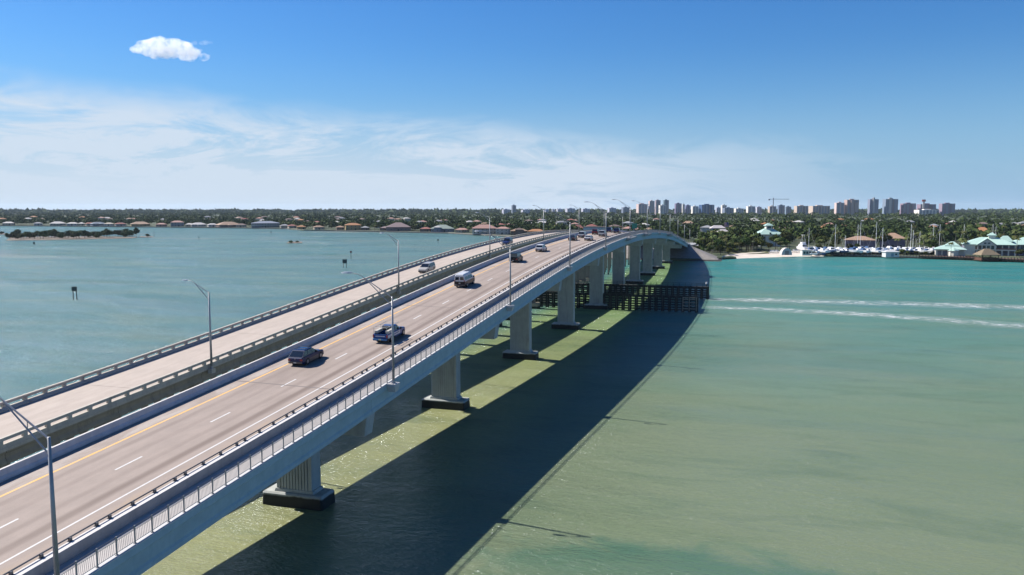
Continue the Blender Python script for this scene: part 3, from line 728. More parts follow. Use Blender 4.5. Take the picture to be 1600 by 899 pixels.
def van():
    t = thing('passenger_van', 'white high roof passenger van with black lower bodywork', 'van', group=G_ON)
    Wm = paint('van_white', (.76, .77, .79)); D = paint('van_black', (.03, .025, .028)); hw = 1.0
    def low(y, w, zb, zt): return [(-w * .94, y, zb), (w * .94, y, zb), (w, y, zb + .2), (w, y, zt), (-w, y, zt), (-w, y, zb + .2)]
    part('lower_body', MB().loft([low(-2.7, .96, .34, 1.08), low(-2.55, 1.0, .28, 1.08), low(2.2, 1.0, .28, 1.08), low(2.6, .9, .32, .98), low(2.72, .8, .4, .85)]), D, t, bevel=.02)
    def up(y, zt, w1=.985, w2=.80): return [(-w1, y, 1.081), (w1, y, 1.081), (w1 * .98, y, 1.3), (w2, y, zt - .18), (w2 * .8, y, zt), (-w2 * .8, y, zt), (-w2, y, zt - .18), (-w1 * .98, y, 1.3)]
    part('upper_body', MB().loft([up(-2.66, 2.14), up(-2.5, 2.32), up(.6, 2.34), up(1.0, 2.2), up(1.28, 1.95), up(1.85, 1.36, .97, .9), up(2.5, 1.2, .92, .85)]), Wm, t, bevel=.02)
    part('roof_hatch', MB().box(-.45, .45, -.9, -.1, 2.335, 2.36), mat('roof_hatch_white', (.85, .85, .85), .4), t)
    for sx in (-1, 1):
        q = [Vector(p) for p in [(sx * .10, -2.655, 1.32), (sx * .80, -2.655, 1.32), (sx * .72, -2.655, 1.84), (sx * .10, -2.655, 1.84)]]
        o = Vector((0, -.02, 0)); part('rear_window', MB().loft([[p for p in q], [p + o for p in q]]), M_glass, t)
        for y0, y1 in ((-2.3, -1.2), (-1.1, 0), (.1, .95)):
            q = [Vector(p) for p in [(sx * .975, y0, 1.32), (sx * .975, y1, 1.32), (sx * .84, y1 - .03, 1.86), (sx * .84, y0 + .03, 1.86)]]
            o = Vector((sx * .035, 0, .01)); part('side_window', MB().loft([[p - o * .4 for p in q], [p + o for p in q]]), M_glass, t)
        for sy in (-1.62, 1.72): wheel(t, sx * .90, sy, .38, .26)
        part('tail_light', MB().box(min(sx * .82, sx * .95), max(sx * .82, sx * .95), -2.73, -2.66, 1.1, 1.32), M_tail, t)
        part('headlight', MB().box(min(sx * .5, sx * .78), max(sx * .5, sx * .78), 2.6, 2.74, .62, .8), M_head, t)
        part('side_mirror', MB().box(min(sx * 1.02, sx * 1.25), max(sx * 1.02, sx * 1.25), 1.35, 1.48, 1.25, 1.55), M_trim, t)
    q = [Vector(p) for p in [(-.82, 1.80, 1.40), (.82, 1.80, 1.40), (.66, 1.22, 1.98), (-.66, 1.22, 1.98)]]; o = Vector((0, .02, .025))
    part('windscreen', MB().loft([[p - o * .3 for p in q], [p + o for p in q]]), M_glass, t)
    part('rear_bumper', MB().box(-.95, .95, -2.84, -2.66, .38, .58), mat('dark_silver_trim', (0, 0, 0)), t, bevel=.02)
    part('licence_plate', MB().box(-.16, .16, -2.73, -2.71, .75, .88), M_plate, t)
    put(t, 129.0, 46.95)
van()
BL = paint('gloss_black', (.012, .013, .017)); WH = paint('pearl_white', (.74, .75, .77)); SV = paint('silver_paint', (.46, .47, .48)); RD = paint('dark_red', (.16, .015, .02)); NV = paint('navy_paint', (.02, .035, .13)); GY = paint('charcoal_paint', (.06, .06, .075))
put(car('tall_suv', 'tall black off-road vehicle with a flat roof, just past the white van', 4.6, 1.95, 1.95, BL, None, 1.12, 1.08, (-2.25, .95, -2.12, .45), 2.7, .42, rack=True, cat='SUV', group=G_ON), u_px(806.5, 47.0), 47.0)
put(car('white_suv', 'white hatchback with a dark rear window beyond the black off-road vehicle', 4.5, 1.86, 1.62, WH, None, 1.0, .98, (-2.05, .95, -1.6, .15), 2.7, .35, cat='car', group=G_ON), u_px(846, 47.0), 47.0)
put(car('dark_sedan', 'small dark sedan in the median lane near the crest, beside a lamp pole', 4.6, 1.84, 1.46, GY, None, .95, .92, (-1.5, .9, -.95, .1), 2.7, .33, deck=1.0, cat='car', group=G_ON), u_px(895.5, 47.0), 47.0)
put(car('pale_suv', 'silver SUV with dark windows ahead of the dark sedan near the crest', 4.9, 1.95, 1.8, SV, None, 1.08, 1.05, (-2.3, .95, -2.0, .3), 2.9, .38, cat='SUV', group=G_ON), u_px(911, 47.0), 47.0)
put(car('white_sedan', 'white sedan in the outer lane near the crest', 4.6, 1.84, 1.45, WH, None, .95, .92, (-1.5, .9, -.95, .1), 2.7, .33, deck=1.0, cat='car', group=G_ON), u_px(920.5, 42.8), 42.8)
put(car('red_suv', 'dark red SUV in the median lane just before the crest', 4.7, 1.9, 1.75, RD, None, 1.05, 1.0, (-2.2, .95, -1.9, .3), 2.8, .37, cat='SUV', group=G_ON), u_px(931.5, 47.0), 47.0)
put(car('silver_suv', 'silver SUV in the outer lane ahead of the white sedan', 4.9, 1.95, 1.8, SV, None, 1.08, 1.05, (-2.3, .95, -1.95, .3), 2.9, .38, rack=True, cat='SUV', group=G_ON), u_px(942.5, 42.8), 42.8)
put(car('dark_van', 'navy minivan at the crest in the median lane', 5.0, 1.96, 1.78, NV, None, 1.05, 1.0, (-2.4, 1.2, -2.25, .5), 3.0, .35, cat='minivan', group=G_ON), u_px(953, 47.0), 47.0)
put(car('blue_suv', 'dark blue SUV at the crest, most distant vehicle in the outer lane', 4.8, 1.92, 1.8, NV, None, 1.08, 1.02, (-2.2, .95, -1.95, .3), 2.8, .37, cat='SUV', group=G_ON), u_px(965, 43.0), 43.0)
put(car('silver_minivan', 'silver minivan coming towards the camera on the old bridge', 5.0, 1.98, 1.76, paint('champagne_silver', (.50, .48, .45)), None, 1.05, .98, (-2.4, 1.25, -2.2, .45), 3.0, .35, cat='minivan', group='vehicles on the old bridge'), 150.4, 63.0, zo, flat, True)
put(car('dark_jeep', 'dark blue off-road vehicle coming towards the camera on the old bridge', 4.4, 1.9, 1.84, NV, None, 1.1, 1.08, (-2.1, .75, -2.0, .35), 2.6, .42, cat='SUV', group='vehicles on the old bridge'), u_px(793, 63.2), 63.2, zo, flat, True)
# ------------------------------------------------------------------ shore and ground
SH = [(-1400, 354), (-400, 353), (0, 353.2), (100, 354), (200, 355), (300, 356), (400, 357.2), (452, 358.2), (470, 360.5), (520, 361.2), (600, 362.8), (700, 365), (760, 368.5), (800, 370.5), (880, 373.5), (930, 378), (985, 392), (1012, 404),
      (1048, 407.8), (1100, 408), (1140, 405.5), (1160, 404), (1200, 402.5), (1250, 401), (1300, 400.5), (1400, 403), (1500, 406), (1600, 410), (1800, 418), (2100, 432), (2800, 455)]
def shore_depth(px): return 30 * 1250.3 / (float(np.interp(px, [a for a, b in SH], [b for a, b in SH])) - 325)
def pt(px, depth, z=0.0):
    x, y = at_px(px, depth); return (x, y, z + gz(x, y))
def ground_material():
    n = NT('green_ground')
    a = n.noise(.03, 5, .6); b = n.noise(.15, 4, .6)
    c = n.mix(n.map(a, .45, .68), (.055, .080, .028), (.12, .12, .06))
    c = n.mix(n.map(b, .5, .7, 0, .7), c, (.05, .075, .025))
    return n.set(Base_Color=c, Roughness=.95, Normal=n.bump(b, .5, .4))
M_ground = ground_material()
M_sand = mat('pale_beach_sand', (.90, .78, .66), .95, noise=.2, nscale=.25, bump=.3)
M_grass = mat('dune_grass', (.16, .16, .055), .95, noise=.5, nscale=.5)
M_seawall = stained_concrete('seawall_concrete', (.36, .33, .29), (.12, .10, .085), .6, tide=.55)
def build_ground():
    pxs = [-1400 + 12 * i for i in range(350)]; V = []; F = []
    for px in pxs:
        d = shore_depth(px)
        beach = 1150 < px < 1296
        row = [(d, -1.5)]
        if beach: row += [(d - 2, -.35), (d + 6, .1), (d + 14, .5)]
        else: row += [(d + .05, .9), (d + .4, 1.2), (d + 14, 1.25)]
        row += [(d + 60, 1.5), (d * 1.3 + 80, 1.6), (d * 1.6 + 200, 1.8), (2600, 2), (4200, 2.5), (6500, 3), (10000, 3), (14000, 2), (20000, 0)]
        V += [pt(px, dd, z) for dd, z in row]
    m_ = 13
    for i in range(len(pxs) - 1):
        for k in range(m_ - 1):
            a = i * m_ + k; F.append((a, a + m_, a + m_ + 1, a + 1))
    o = link_mesh('ground', np_mesh('ground', V, F, M_ground, False)); prop(o, kind='structure')
    # beach and its grass edge
    def strip(name, p0, p1, a, b, za, zb, m, sub=4):
        V = []; F = []; n_ = int((p1 - p0) / 4) + 1
        for i in range(n_):
            px = p0 + (p1 - p0) * i / (n_ - 1); d = shore_depth(px); t = i / (n_ - 1)
            e = math.sin(math.pi * t) ** .35
            for k in range(sub + 1):
                q = k / sub; V.append(pt(px, d + a + (b - a) * q * e + .8 * math.sin(px * .37) * q, za + (zb - za) * q))
        for i in range(n_ - 1):
            for k in range(sub):
                a_ = i * (sub + 1) + k; F.append((a_, a_ + sub + 1, a_ + sub + 2, a_ + 1))
        return prop(link_mesh(name, np_mesh(name, V, F, m)), kind='structure')
    strip('beach', 1130, 1304, -.5, 30, -.02, 1.75, M_sand, 6)
    strip('beach_grass', 1140, 1204, 19, 44, 1.40, 1.9, M_grass)
build_ground()
def seawall(name, label, p0, p1, h, step=8, th=.5, group=None):
    t = thing(name, label, 'seawall', (0, 0, 0), group=group)
    n_ = max(1, int((p1 - p0) / step)); k = 0
    for i in range(n_):
        a = p0 + (p1 - p0) * i / n_; b = p0 + (p1 - p0) * (i + 1) / n_
        A, B_ = pt(a, shore_depth(a) - .5), pt(b, shore_depth(b) - .5); A2, B2 = pt(a, shore_depth(a) + th), pt(b, shore_depth(b) + th)
        mb = MB(); mb.add([(A[0], A[1], -1 + A[2]), (B_[0], B_[1], -1 + A[2]), (B2[0], B2[1], -1 + A[2]), (A2[0], A2[1], -1 + A[2]), (A[0], A[1], h + A[2]), (B_[0], B_[1], h + A[2]), (B2[0], B2[1], h + A[2]), (A2[0], A2[1], h + A[2])],
                          [(0, 3, 2, 1), (4, 5, 6, 7), (0, 1, 5, 4), (1, 2, 6, 5), (2, 3, 7, 6), (3, 0, 4, 7)])
        part('wall_section', mb, M_seawall, t)
seawall('seawall', 'low concrete seawall along the far residential shore across the bay', -60, 872, 1.45, 9)
seawall('seawall', 'weathered seawall along the marina shore beyond the beach', 1302, 1800, 1.45, 9)

# approach embankment with concrete slope paving
def build_embankment():
    V = []; F = []; us = [455 + 2.5 * i for i in range(75)]; vs = [-24 + 2.5 * i for i in range(60)]
    for u in us:
        for v in vs:
            zt = min(zr(max(u, 487)) - .45, 8.0)
            z = min(zt, (u - 461.5) * .34)
            if v < 34.5: z = min(z, zt - (34.5 - v) * .40)
            if v > 70: z = min(z, zt - (v - 70) * .31)
            V.append((-v, u, max(z, -1.2)))
    nv = len(vs)
    for i in range(len(us) - 1):
        for k in range(nv - 1): a = i * nv + k; F.append((a, a + 1, a + nv + 1, a + nv))
    n = NT('slope_paving')
    c = n.mix(n.map(n.noise(.5, 5, .65), .35, .7), (.33, .30, .275), (.24, .215, .19))
    c = n.mix(n.map(n.Z, .85, .65), c, (.03, .028, .025)); c = n.mix(n.map(n.Y, 503, 509), c, (.09, .11, .04))
    m = n.set(Base_Color=c, Roughness=.9, Normal=n.bump(n.noise(3, 3, .6), .4, .08))
    prop(link_mesh('embankment', np_mesh('embankment', V, F, m)), kind='structure')
    ab = MB(); z = zr(486)
    ab.box(-51.6, -34.6, 485.5, 488.5, 2, z - 2.2); ab.box(-51.6, -34.6, 487.6, 489, z - 2.4, z - .36)
    part('abutment', ab, M_conc, NB)
    mb = sweep([(34.7, -.5), (34.7, .15), (34.95, .15), (35, -.0), (37.2, 0), (37.3, .8), (37.6, .8), (37.8, .0), (50.9, .35), (51.1, 1.3), (51.35, 1.3), (51.4, -.5)], 487.2, 640, zr, 6)
    prop(link_mesh('approach_road', mb.mesh('approach_road', M_conc)), kind='structure')
build_embankment()

# ------------------------------------------------------------------ trees
def leaf_material(name, a, b, hue=.10, sc_=.33):
    m = bpy.data.materials.new(name); m.use_nodes = True; nt = m.node_tree; bs = nt.nodes['Principled BSDF']; L = nt.links
    tc = nt.nodes.new('ShaderNodeNewGeometry'); t = nt.nodes.new('ShaderNodeTexNoise'); t.inputs['Scale'].default_value = sc_; t.inputs['Detail'].default_value = 6; t.inputs['Roughness'].default_value = .7
    L.new(tc.outputs['Position'], t.inputs['Vector'])
    r = nt.nodes.new('ShaderNodeMapRange'); r.inputs[1].default_value = .3; r.inputs[2].default_value = .7; L.new(t.outputs[0], r.inputs[0])
    mx = nt.nodes.new('ShaderNodeMix'); mx.data_type = 'RGBA'; mx.inputs[6].default_value = (*alb(a, .8), 1); mx.inputs[7].default_value = (*alb(b, .8), 1); L.new(r.outputs[0], mx.inputs[0])
    oi = nt.nodes.new('ShaderNodeObjectInfo'); hs = nt.nodes.new('ShaderNodeHueSaturation')
    for sock, lo, hi, src in (('Value', .55, 1.5, oi.outputs['Random']), ('Hue', .5 - hue * .55, .5 + hue * .2, oi.outputs['Random'])):
        q = nt.nodes.new('ShaderNodeMapRange'); q.inputs[3].default_value = lo; q.inputs[4].default_value = hi; L.new(src, q.inputs[0]); L.new(q.outputs[0], hs.inputs[sock])
    L.new(mx.outputs[2], hs.inputs['Color']); L.new(hs.outputs[0], bs.inputs['Base Color'])
    bs.inputs['Roughness'].default_value = .7; bs.inputs['Specular IOR Level'].default_value = .06
    return m
M_leaf = leaf_material('broadleaf_foliage', (.035, .062, .018), (.085, .115, .030))
M_leaf2 = leaf_material('bright_foliage', (.07, .105, .022), (.125, .15, .04))
M_mangrove = leaf_material('mangrove_foliage', (.036, .060, .022), (.085, .110, .036), .05)
M_palm = leaf_material('palm_frond_green', (.06, .085, .025), (.12, .13, .045))
M_far = leaf_material('distant_foliage', (.016, .034, .011), (.068, .092, .024), .1, .05)
M_bark = mat('tree_bark', (.15, .12, .09), .9, noise=.4, nscale=3)
M_palmbark = mat('palm_bark', (.26, .23, .19), .9, noise=.3, nscale=3)
def crown(seed, rx, rz, n_leaf, lobes, leaf, flat_=.8):
    r = np.random.RandomState(seed); V = []; F = []
    cs_ = []
    for k in range(lobes):
        a = r.uniform(0, 2 * math.pi); q = r.uniform(.1, .62) * rx; cs_.append((q * math.cos(a), q * math.sin(a), r.uniform(-.35, .45) * rz, r.uniform(.38, .62) * rx))
    cs_.append((0, 0, rz * .35, rx * .55))
    for i in range(n_leaf):
        c = cs_[r.randint(len(cs_))]; d = r.normal(size=3); d /= np.linalg.norm(d)
        if d[2] < -.45: d[2] *= -.6
        rad = c[3] * (.72 + .36 * r.uniform() ** .6) * (1 if r.uniform() > .07 else 1.18)
        p = np.array([c[0] + d[0] * rad, c[1] + d[1] * rad, c[2] + d[2] * rad * flat_ * rz / rx * 1.25])
        t = r.normal(size=3) * .75 + np.array([d[1], -d[0], .2]); t /= np.linalg.norm(t); b = np.cross(d + r.normal(size=3) * .55, t); b /= np.linalg.norm(b) + 1e-6
        s = leaf * r.uniform(.6, 1.35); k = len(V)
        V += [tuple(p - t * s), tuple(p + b * s * .55 - t * s * .1), tuple(p + t * s), tuple(p - b * s * .55)]; F.append((k, k + 1, k + 2, k + 3))
    # a loose inner mass so the crown is not see-through everywhere
    for c in cs_:
        for i in range(10):
            d = r.normal(size=3); d /= np.linalg.norm(d); e = np.cross(d, r.normal(size=3)); e /= np.linalg.norm(e); f = np.cross(d, e); s = c[3] * .72; k = len(V)
            p = np.array(c[:3]) + d * c[3] * .25
            V += [tuple(p + (e * math.cos(q) + f * math.sin(q)) * s * r.uniform(.6, 1.0)) for q in (0, 1.57, 3.14, 4.71)]; F.append((k, k + 1, k + 2, k + 3))
    V = np.array(V); V[:, 2] += 0
    return V, F
def tree_proto(name, seed, h, rx, rz, m, n_leaf=520, lobes=7, leaf=.55):
    V, F = crown(seed, rx, rz, n_leaf, lobes, leaf); V[:, 2] += h - rz * .95
    me = np_mesh('crown', V, F, m)
    tb = MB(); r = random.Random(seed); top = h - rz * 1.0
    tb.tube((0, 0, -.6), (r.uniform(-.2, .2), r.uniform(-.2, .2), top), .28, .17, 7)
    for k in range(5):
        a = k * 1.256 + r.uniform(-.4, .4); q = rx * .55; tb.tube((0, 0, top - .5 - r.uniform(0, .8)), (q * math.cos(a), q * math.sin(a), top + rz * r.uniform(.1, .6)), .13, .05, 5)
    return me, tb.mesh('trunk', M_bark)
def palm_proto(seed, h, fr=2.6):
    r = np.random.RandomState(seed); V = []; F = []
    lean = r.uniform(-.6, .6, 2)
    for k in range(17):
        a = 2 * math.pi * k / 17 + r.uniform(-.2, .2); up = r.uniform(.1, 1.0); ln = fr * r.uniform(.85, 1.15)
        dx, dy = math.cos(a), math.sin(a); prev = None
        for s in range(6):
            t = s / 5; rr_ = ln * (t * .95); z = up * ln * .55 * t * 2 - ln * (.55 + .35 * up) * t * t * 1.25
            w = .42 * math.sin(math.pi * min(1, t * .92 + .08)) + .03
            c = (dx * rr_ + lean[0], dy * rr_ + lean[1], h + z)
            q = [(c[0] - dy * w, c[1] + dx * w, c[2] - w * .6), c, (c[0] + dy * w, c[1] - dx * w, c[2] - w * .6)]
            k0 = len(V); V += q
            if s: F += [(k0 - 3, k0 - 2, k0 + 1, k0), (k0 - 2, k0 - 1, k0 + 2, k0 + 1)]
    me = np_mesh('crown', V, F, M_palm)
    tb = MB(); tb.tube((0, 0, -.5), (lean[0] * .4, lean[1] * .4, h * .5), .2, .15, 7); tb.tube((lean[0] * .4, lean[1] * .4, h * .5), (lean[0], lean[1], h), .15, .12, 7)
    return me, tb.mesh('trunk', M_palmbark)
BROAD = [tree_proto('t', 11 + i, h, rx, rz, m, 560, 7, .60) for i, (h, rx, rz, m) in enumerate([(9.5, 4.6, 3.6, M_leaf), (8, 4.2, 3.2, M_leaf2), (11, 5.4, 4.2, M_leaf), (7, 3.6, 2.8, M_leaf2), (9, 5.6, 3.2, M_leaf), (12, 4.6, 4.6, M_leaf)])]
MANG = [tree_proto('m', 51 + i, h, rx, rz, M_mangrove, 420, 6, .5) for i, (h, rx, rz) in enumerate([(6.4, 5.0, 3.1), (5.2, 4.4, 2.6), (7.4, 4.4, 3.5)])]
PALM = [palm_proto(81 + i, h) for i, h in enumerate([8, 10, 6.5, 12])]
def plant(kind, protos, x, y, s, label, cat, group, z=1.4, sz=None):
    me = protos[random.randrange(len(protos))]
    t = thing(kind, label, cat, (x, y, z + gz(x, y)), random.uniform(0, 6.28), group)
    t.scale = (s, s, sz or s)
    link_mesh('trunk', me[1], t); link_mesh('crown', me[0], t)
    return t

KEEP = []          # (px0, px1, depth0, depth1) kept clear of trees
def clear(px, d, mpx=0):
    for a, b, c, e in KEEP:
        if a - mpx < px < b + mpx and c < d < e: return False
    return True

# ------------------------------------------------------------------ houses
M_wall = {}
COL = dict(terracotta=(.40, .17, .10), tan=(.46, .30, .20), pink=(.50, .28, .23), white=(.66, .63, .60), slate=(.20, .25, .32), brown=(.22, .15, .13), mauve=(.27, .19, .19), sage=(.30, .37, .32), orange=(.52, .24, .10), red=(.38, .13, .10), cream=(.60, .52, .40), mint=(.36, .62, .53), grey=(.34, .35, .37), navy=(.06, .09, .16), bluegrey=(.24, .28, .36), paleblue=(.45, .58, .66), ochre=(.50, .36, .16), purple=(.24, .19, .27))
def cm(kind, c): return mat(kind + '_' + c, COL[c], .75 if kind == 'roof' else .8, noise=.22, nscale=.9 if kind == 'roof' else .4)
M_win = mat('dark_window_pane', (.03, .045, .06), .12, spec=.7)
M_frame = mat('white_window_frame', (.68, .67, .64), .6)
def house(px, depth, wpx, roof, wall, st, label, h_extra=0.0, cat='house', name='house', group=None, dep=None, rot=0.0, chimney=False, wings=(), flat_roof=False, base_z=1.35, rise=None, name_roof='roof', veranda=False):
    w = wpx * depth / 1250.3; dp = dep or max(9, w * .6); x, y, z = pt(px, depth + dp / 2, base_z)
    ang = math.atan2(-(x), y) + rot
    t = thing(name, label, cat, (x, y, z), ang, group)
    KEEP.append((px - wpx / 2 - 2, px + wpx / 2 + 2, depth - 14, depth + dp + 4))
    H = 3.1 * st + h_extra; hw, hd = w / 2, dp / 2
    part('wall', MB().box(-hw, hw, -hd, hd, -.4, H), cm('wall', wall), t)
    ov = .6; rz = rise or min(hw, hd) * .48
    def hip(x0, x1, y0, y1, z0, rz):
        m = MB(); q = min(x1 - x0, y1 - y0) / 2 * .98; xm, ym = (x0 + x1) / 2, (y0 + y1) / 2
        if x1 - x0 > y1 - y0: r0, r1 = (x0 + q, ym), (x1 - q, ym)
        else: r0, r1 = (xm, y0 + q), (xm, y1 - q)
        m.add([(x0, y0, z0), (x1, y0, z0), (x1, y1, z0), (x0, y1, z0), (x0, y0, z0 + .22), (x1, y0, z0 + .22), (x1, y1, z0 + .22), (x0, y1, z0 + .22), (*r0, z0 + rz), (*r1, z0 + rz)],
              [(0, 3, 2, 1), (0, 1, 5, 4), (1, 2, 6, 5), (2, 3, 7, 6), (3, 0, 4, 7)] + ([(4, 5, 9, 8), (6, 7, 8, 9), (5, 6, 9), (7, 4, 8)] if x1 - x0 > y1 - y0 else [(4, 5, 8), (5, 6, 9, 8), (6, 7, 9), (7, 4, 8, 9)]))
        return m
    if flat_roof: ro = part(name_roof, MB().box(-hw - .2, hw + .2, -hd - .2, hd + .2, H - .02, H + .5), cm('roof', roof), t)
    else: ro = part(name_roof, hip(-hw - ov, hw + ov, -hd - ov, hd + ov, H - .01, rz), cm('roof', roof), t)
    if chimney: part('chimney', MB().box(hw * .3, hw * .3 + 1.1, -.5, .6, H + rz * .4, H + rz + .8), cm('wall', wall), ro)
    nw = max(2, int(w / 4.2)); shared = MB().box(-.8, .8, -.07, .02, 0, 1.5).mesh('window', M_frame); pane = MB().box(-.68, .68, -.085, -.07, .1, 1.4).mesh('pane', M_win)
    for s in range(st):
        for i in range(nw):
            wx = -hw + w * (i + .5) / nw
            if s == 0 and i == nw // 2:
                part('door', MB().box(wx - .9, wx + .9, -hd - .06, -hd + .02, 0, 2.2), M_win, t); continue
            o = part('window', shared, None, t, (wx, -hd, 3.1 * s + .9)); part('pane', pane, None, o)
    for (cx, ww, dd, hh, rc) in wings:
        part('wing', MB().box(cx - ww / 2, cx + ww / 2, -hd - dd, -hd + .5, -.4, hh), cm('wall', wall), t)
        part('wing_roof', hip(cx - ww / 2 - .5, cx + ww / 2 + .5, -hd - dd - .5, -hd + 2.5, hh - .01, ww * .26), cm('roof', rc or roof), t)
        o = part('window', shared, None, t, (cx, -hd - dd, .9)); part('pane', pane, None, o)
    if veranda:
        sl = part('balcony', MB().box(-hw, hw, -hd - 2.6, -hd - .001, 3.0, 3.25), M_frame, t)
        part('veranda_roof', MB().box(-hw - .3, hw + .3, -hd - 3.0, -hd - .62, H - .15, H + .12), cm('roof', roof), t)
        k = max(4, int(w / 3.5))
        for i in range(k + 1):
            xx = -hw + .2 + (w - .4) * i / k; part('column', MB().box(xx - .18, xx + .18, -hd - 2.6, -hd - 2.25, -.2, H - .16), M_frame, t)
        part('balustrade', MB().box(-hw, hw, -hd - 2.6, -hd - 2.52, 3.26, 4.1), M_frame, t)
    return t
SD = lambda px: shore_depth(px)
def build_left_houses():
    G = 'houses along the far shore of the bay'
    L_ = [(12, 16, 'white', 'cream', 1, 'small white roofed house at the outer end of the far shore'),
          (58, 12, 'grey', 'white', 1, 'grey roofed bungalow behind the western end of the mangrove island'),
          (89, 22, 'white', 'cream', 1, 'wide white roofed house above the middle of the mangrove island'),
          (112, 15, 'white', 'white', 1, 'white house just east of the wide white roofed one'),
          (126, 9, 'white', 'cream', 1, 'tiny white cottage by the orange roofs of the far shore'),
          (139, 12, 'red', 'cream', 1, 'red roofed cottage behind the slate blue house'),
          (152, 20, 'slate', 'bluegrey', 1, 'low slate blue house with dark walls on the far shore'),
          (169, 13, 'cream', 'white', 1, 'low cream house between the slate house and a red roof'),
          (187, 15, 'red', 'grey', 1, 'long red roofed house above the eastern tip of the mangrove island'),
          (218, 27, 'tan', 'ochre', 1, 'broad tan roofed house with ochre walls past the mangrove island'),
          (251, 14, 'pink', 'pink', 1, 'pink house with pink hip roof on the far shore'),
          (276, 19, 'pink', 'grey', 2, 'two storey pink roofed house on the far shore'),
          (295, 12, 'white', 'cream', 1, 'small pale house next to the two storey pink roofed one'),
          (309, 22, 'white', 'white', 1, 'white hip roofed house with a wide lawn on the far shore'),
          (331, 14, 'white', 'white', 1, 'bright white roofed house beside the wide tan pink roof'),
          (356, 34, 'tan', 'brown', 1, 'very wide house with a tan pink roof on the far shore'),
          (376, 14, 'brown', 'cream', 1, 'brown roofed house at the end of the very wide tan one'),
          (444, 13, 'grey', 'cream', 1, 'small annex beside the blue grey colonnaded building'),
          (456, 13, 'red', 'cream', 1, 'bright red roofed cottage past the blue grey building'),
          (470, 13, 'orange', 'ochre', 1, 'orange roofed cottage next to the bright red roofed one'),
          (497, 15, 'tan', 'cream', 1, 'tan roofed house half hidden by bushes on the point'),
          (551, 24, 'orange', 'ochre', 2, 'two storey ochre house with a vivid orange roof'),
          (531, 12, 'tan', 'brown', 1, 'small brown house next to the vivid orange roof'),
          (570, 12, 'grey', 'brown', 1, 'grey roofed house east of the vivid orange roof'),
          (601, 13, 'mauve', 'brown', 1, 'narrow house attached to the big mauve roofed one'),
          (665, 16, 'red', 'brown', 1, 'red brown roofed house between the mauve and the sage roofs'),
          (722, 20, 'pink', 'cream', 1, 'pink and cream house beside the columned mansion'),
          (786, 20, 'pink', 'white', 2, 'white two storey wing house with a pink roof behind the mansion')]
    for px, w, rc, wc, st, lab in L_:
        house(px, SD(px) + random.uniform(14, 26), w, rc, wc, st, lab, group=G, rot=random.uniform(-.3, .3), chimney=random.random() < .3, wings=((random.uniform(-4, 4), 6, 4, 3.0, None),) if w > 18 and st == 1 else ())
    house(414, SD(414) + 16, 42, 'bluegrey', 'bluegrey', 2, 'large blue grey two storey building with a white colonnade on the far shore', group=G, veranda=True, rise=3.0)
    house(622, SD(622) + 14, 38, 'mauve', 'mauve', 1, 'large house with a broad mauve brown hip roof and dark walls', group=G, h_extra=1.6, dep=24)
    house(691, SD(691) + 13, 36, 'sage', 'bluegrey', 1, 'waterfront house with a wide sage green hip roof', group=G, h_extra=.6, dep=20, wings=((-6, 8, 5, 5.4, 'white'),))
    house(757, SD(757) + 12, 38, 'pink', 'white', 2, 'white columned two storey mansion with balcony and pink hip roof', group=G, veranda=True, rise=4.2)
    house(811, SD(811) + 30, 26, 'tan', 'brown', 1, 'brown waterfront villa with an arched centre and tan roof', group=G, h_extra=1, wings=((0, 8, 4, 5.5, 'brown'),))
    house(838, SD(838) + 34, 26, 'orange', 'navy', 1, 'dark walled house with an orange tan roof behind the lawn', group=G, h_extra=1)
    house(872, 930, 14, 'pink', 'cream', 2, 'cream two storey house with a pink roof behind the old bridge rail', group=G)
    house(904, 860, 19, 'red', 'brown', 1, 'red pavilion roofed house above the crest traffic', group=G, h_extra=2.4, rise=5)
    house(847, 1150, 20, 'white', 'grey', 1, 'white roof rising behind the lamp pole beyond the old bridge', group=G, h_extra=4)
    house(823, 1180, 18, 'white', 'cream', 1, 'white roofed house among trees behind the brown villa', group=G, h_extra=3)
    house(758, 1060, 16, 'tan', 'cream', 2, 'tan roofed house rising behind the columned mansion', group=G, h_extra=1)
    house(967, 900, 9, 'red', 'cream', 1, 'small red roofed kiosk beyond the crest of the bridge', cat='kiosk', h_extra=4)
    house(994, 800, 15, 'pink', 'white', 1, 'pale pink roofed hut beside the lamp post at the overlook', cat='hut', h_extra=3.4, rise=3.4, dep=10)
    house(929, 740, 34, 'brown', 'paleblue', 1, 'long low pale blue building beyond the crest traffic', cat='building', name='long_building', h_extra=7.6, flat_roof=True, dep=14)
    house(1076, 1050, 18, 'tan', 'cream', 2, 'tan roofed house in the woods past the end of the bridge', group='houses in the woods of the seaward shore', h_extra=1.4, rise=4)
build_left_houses()
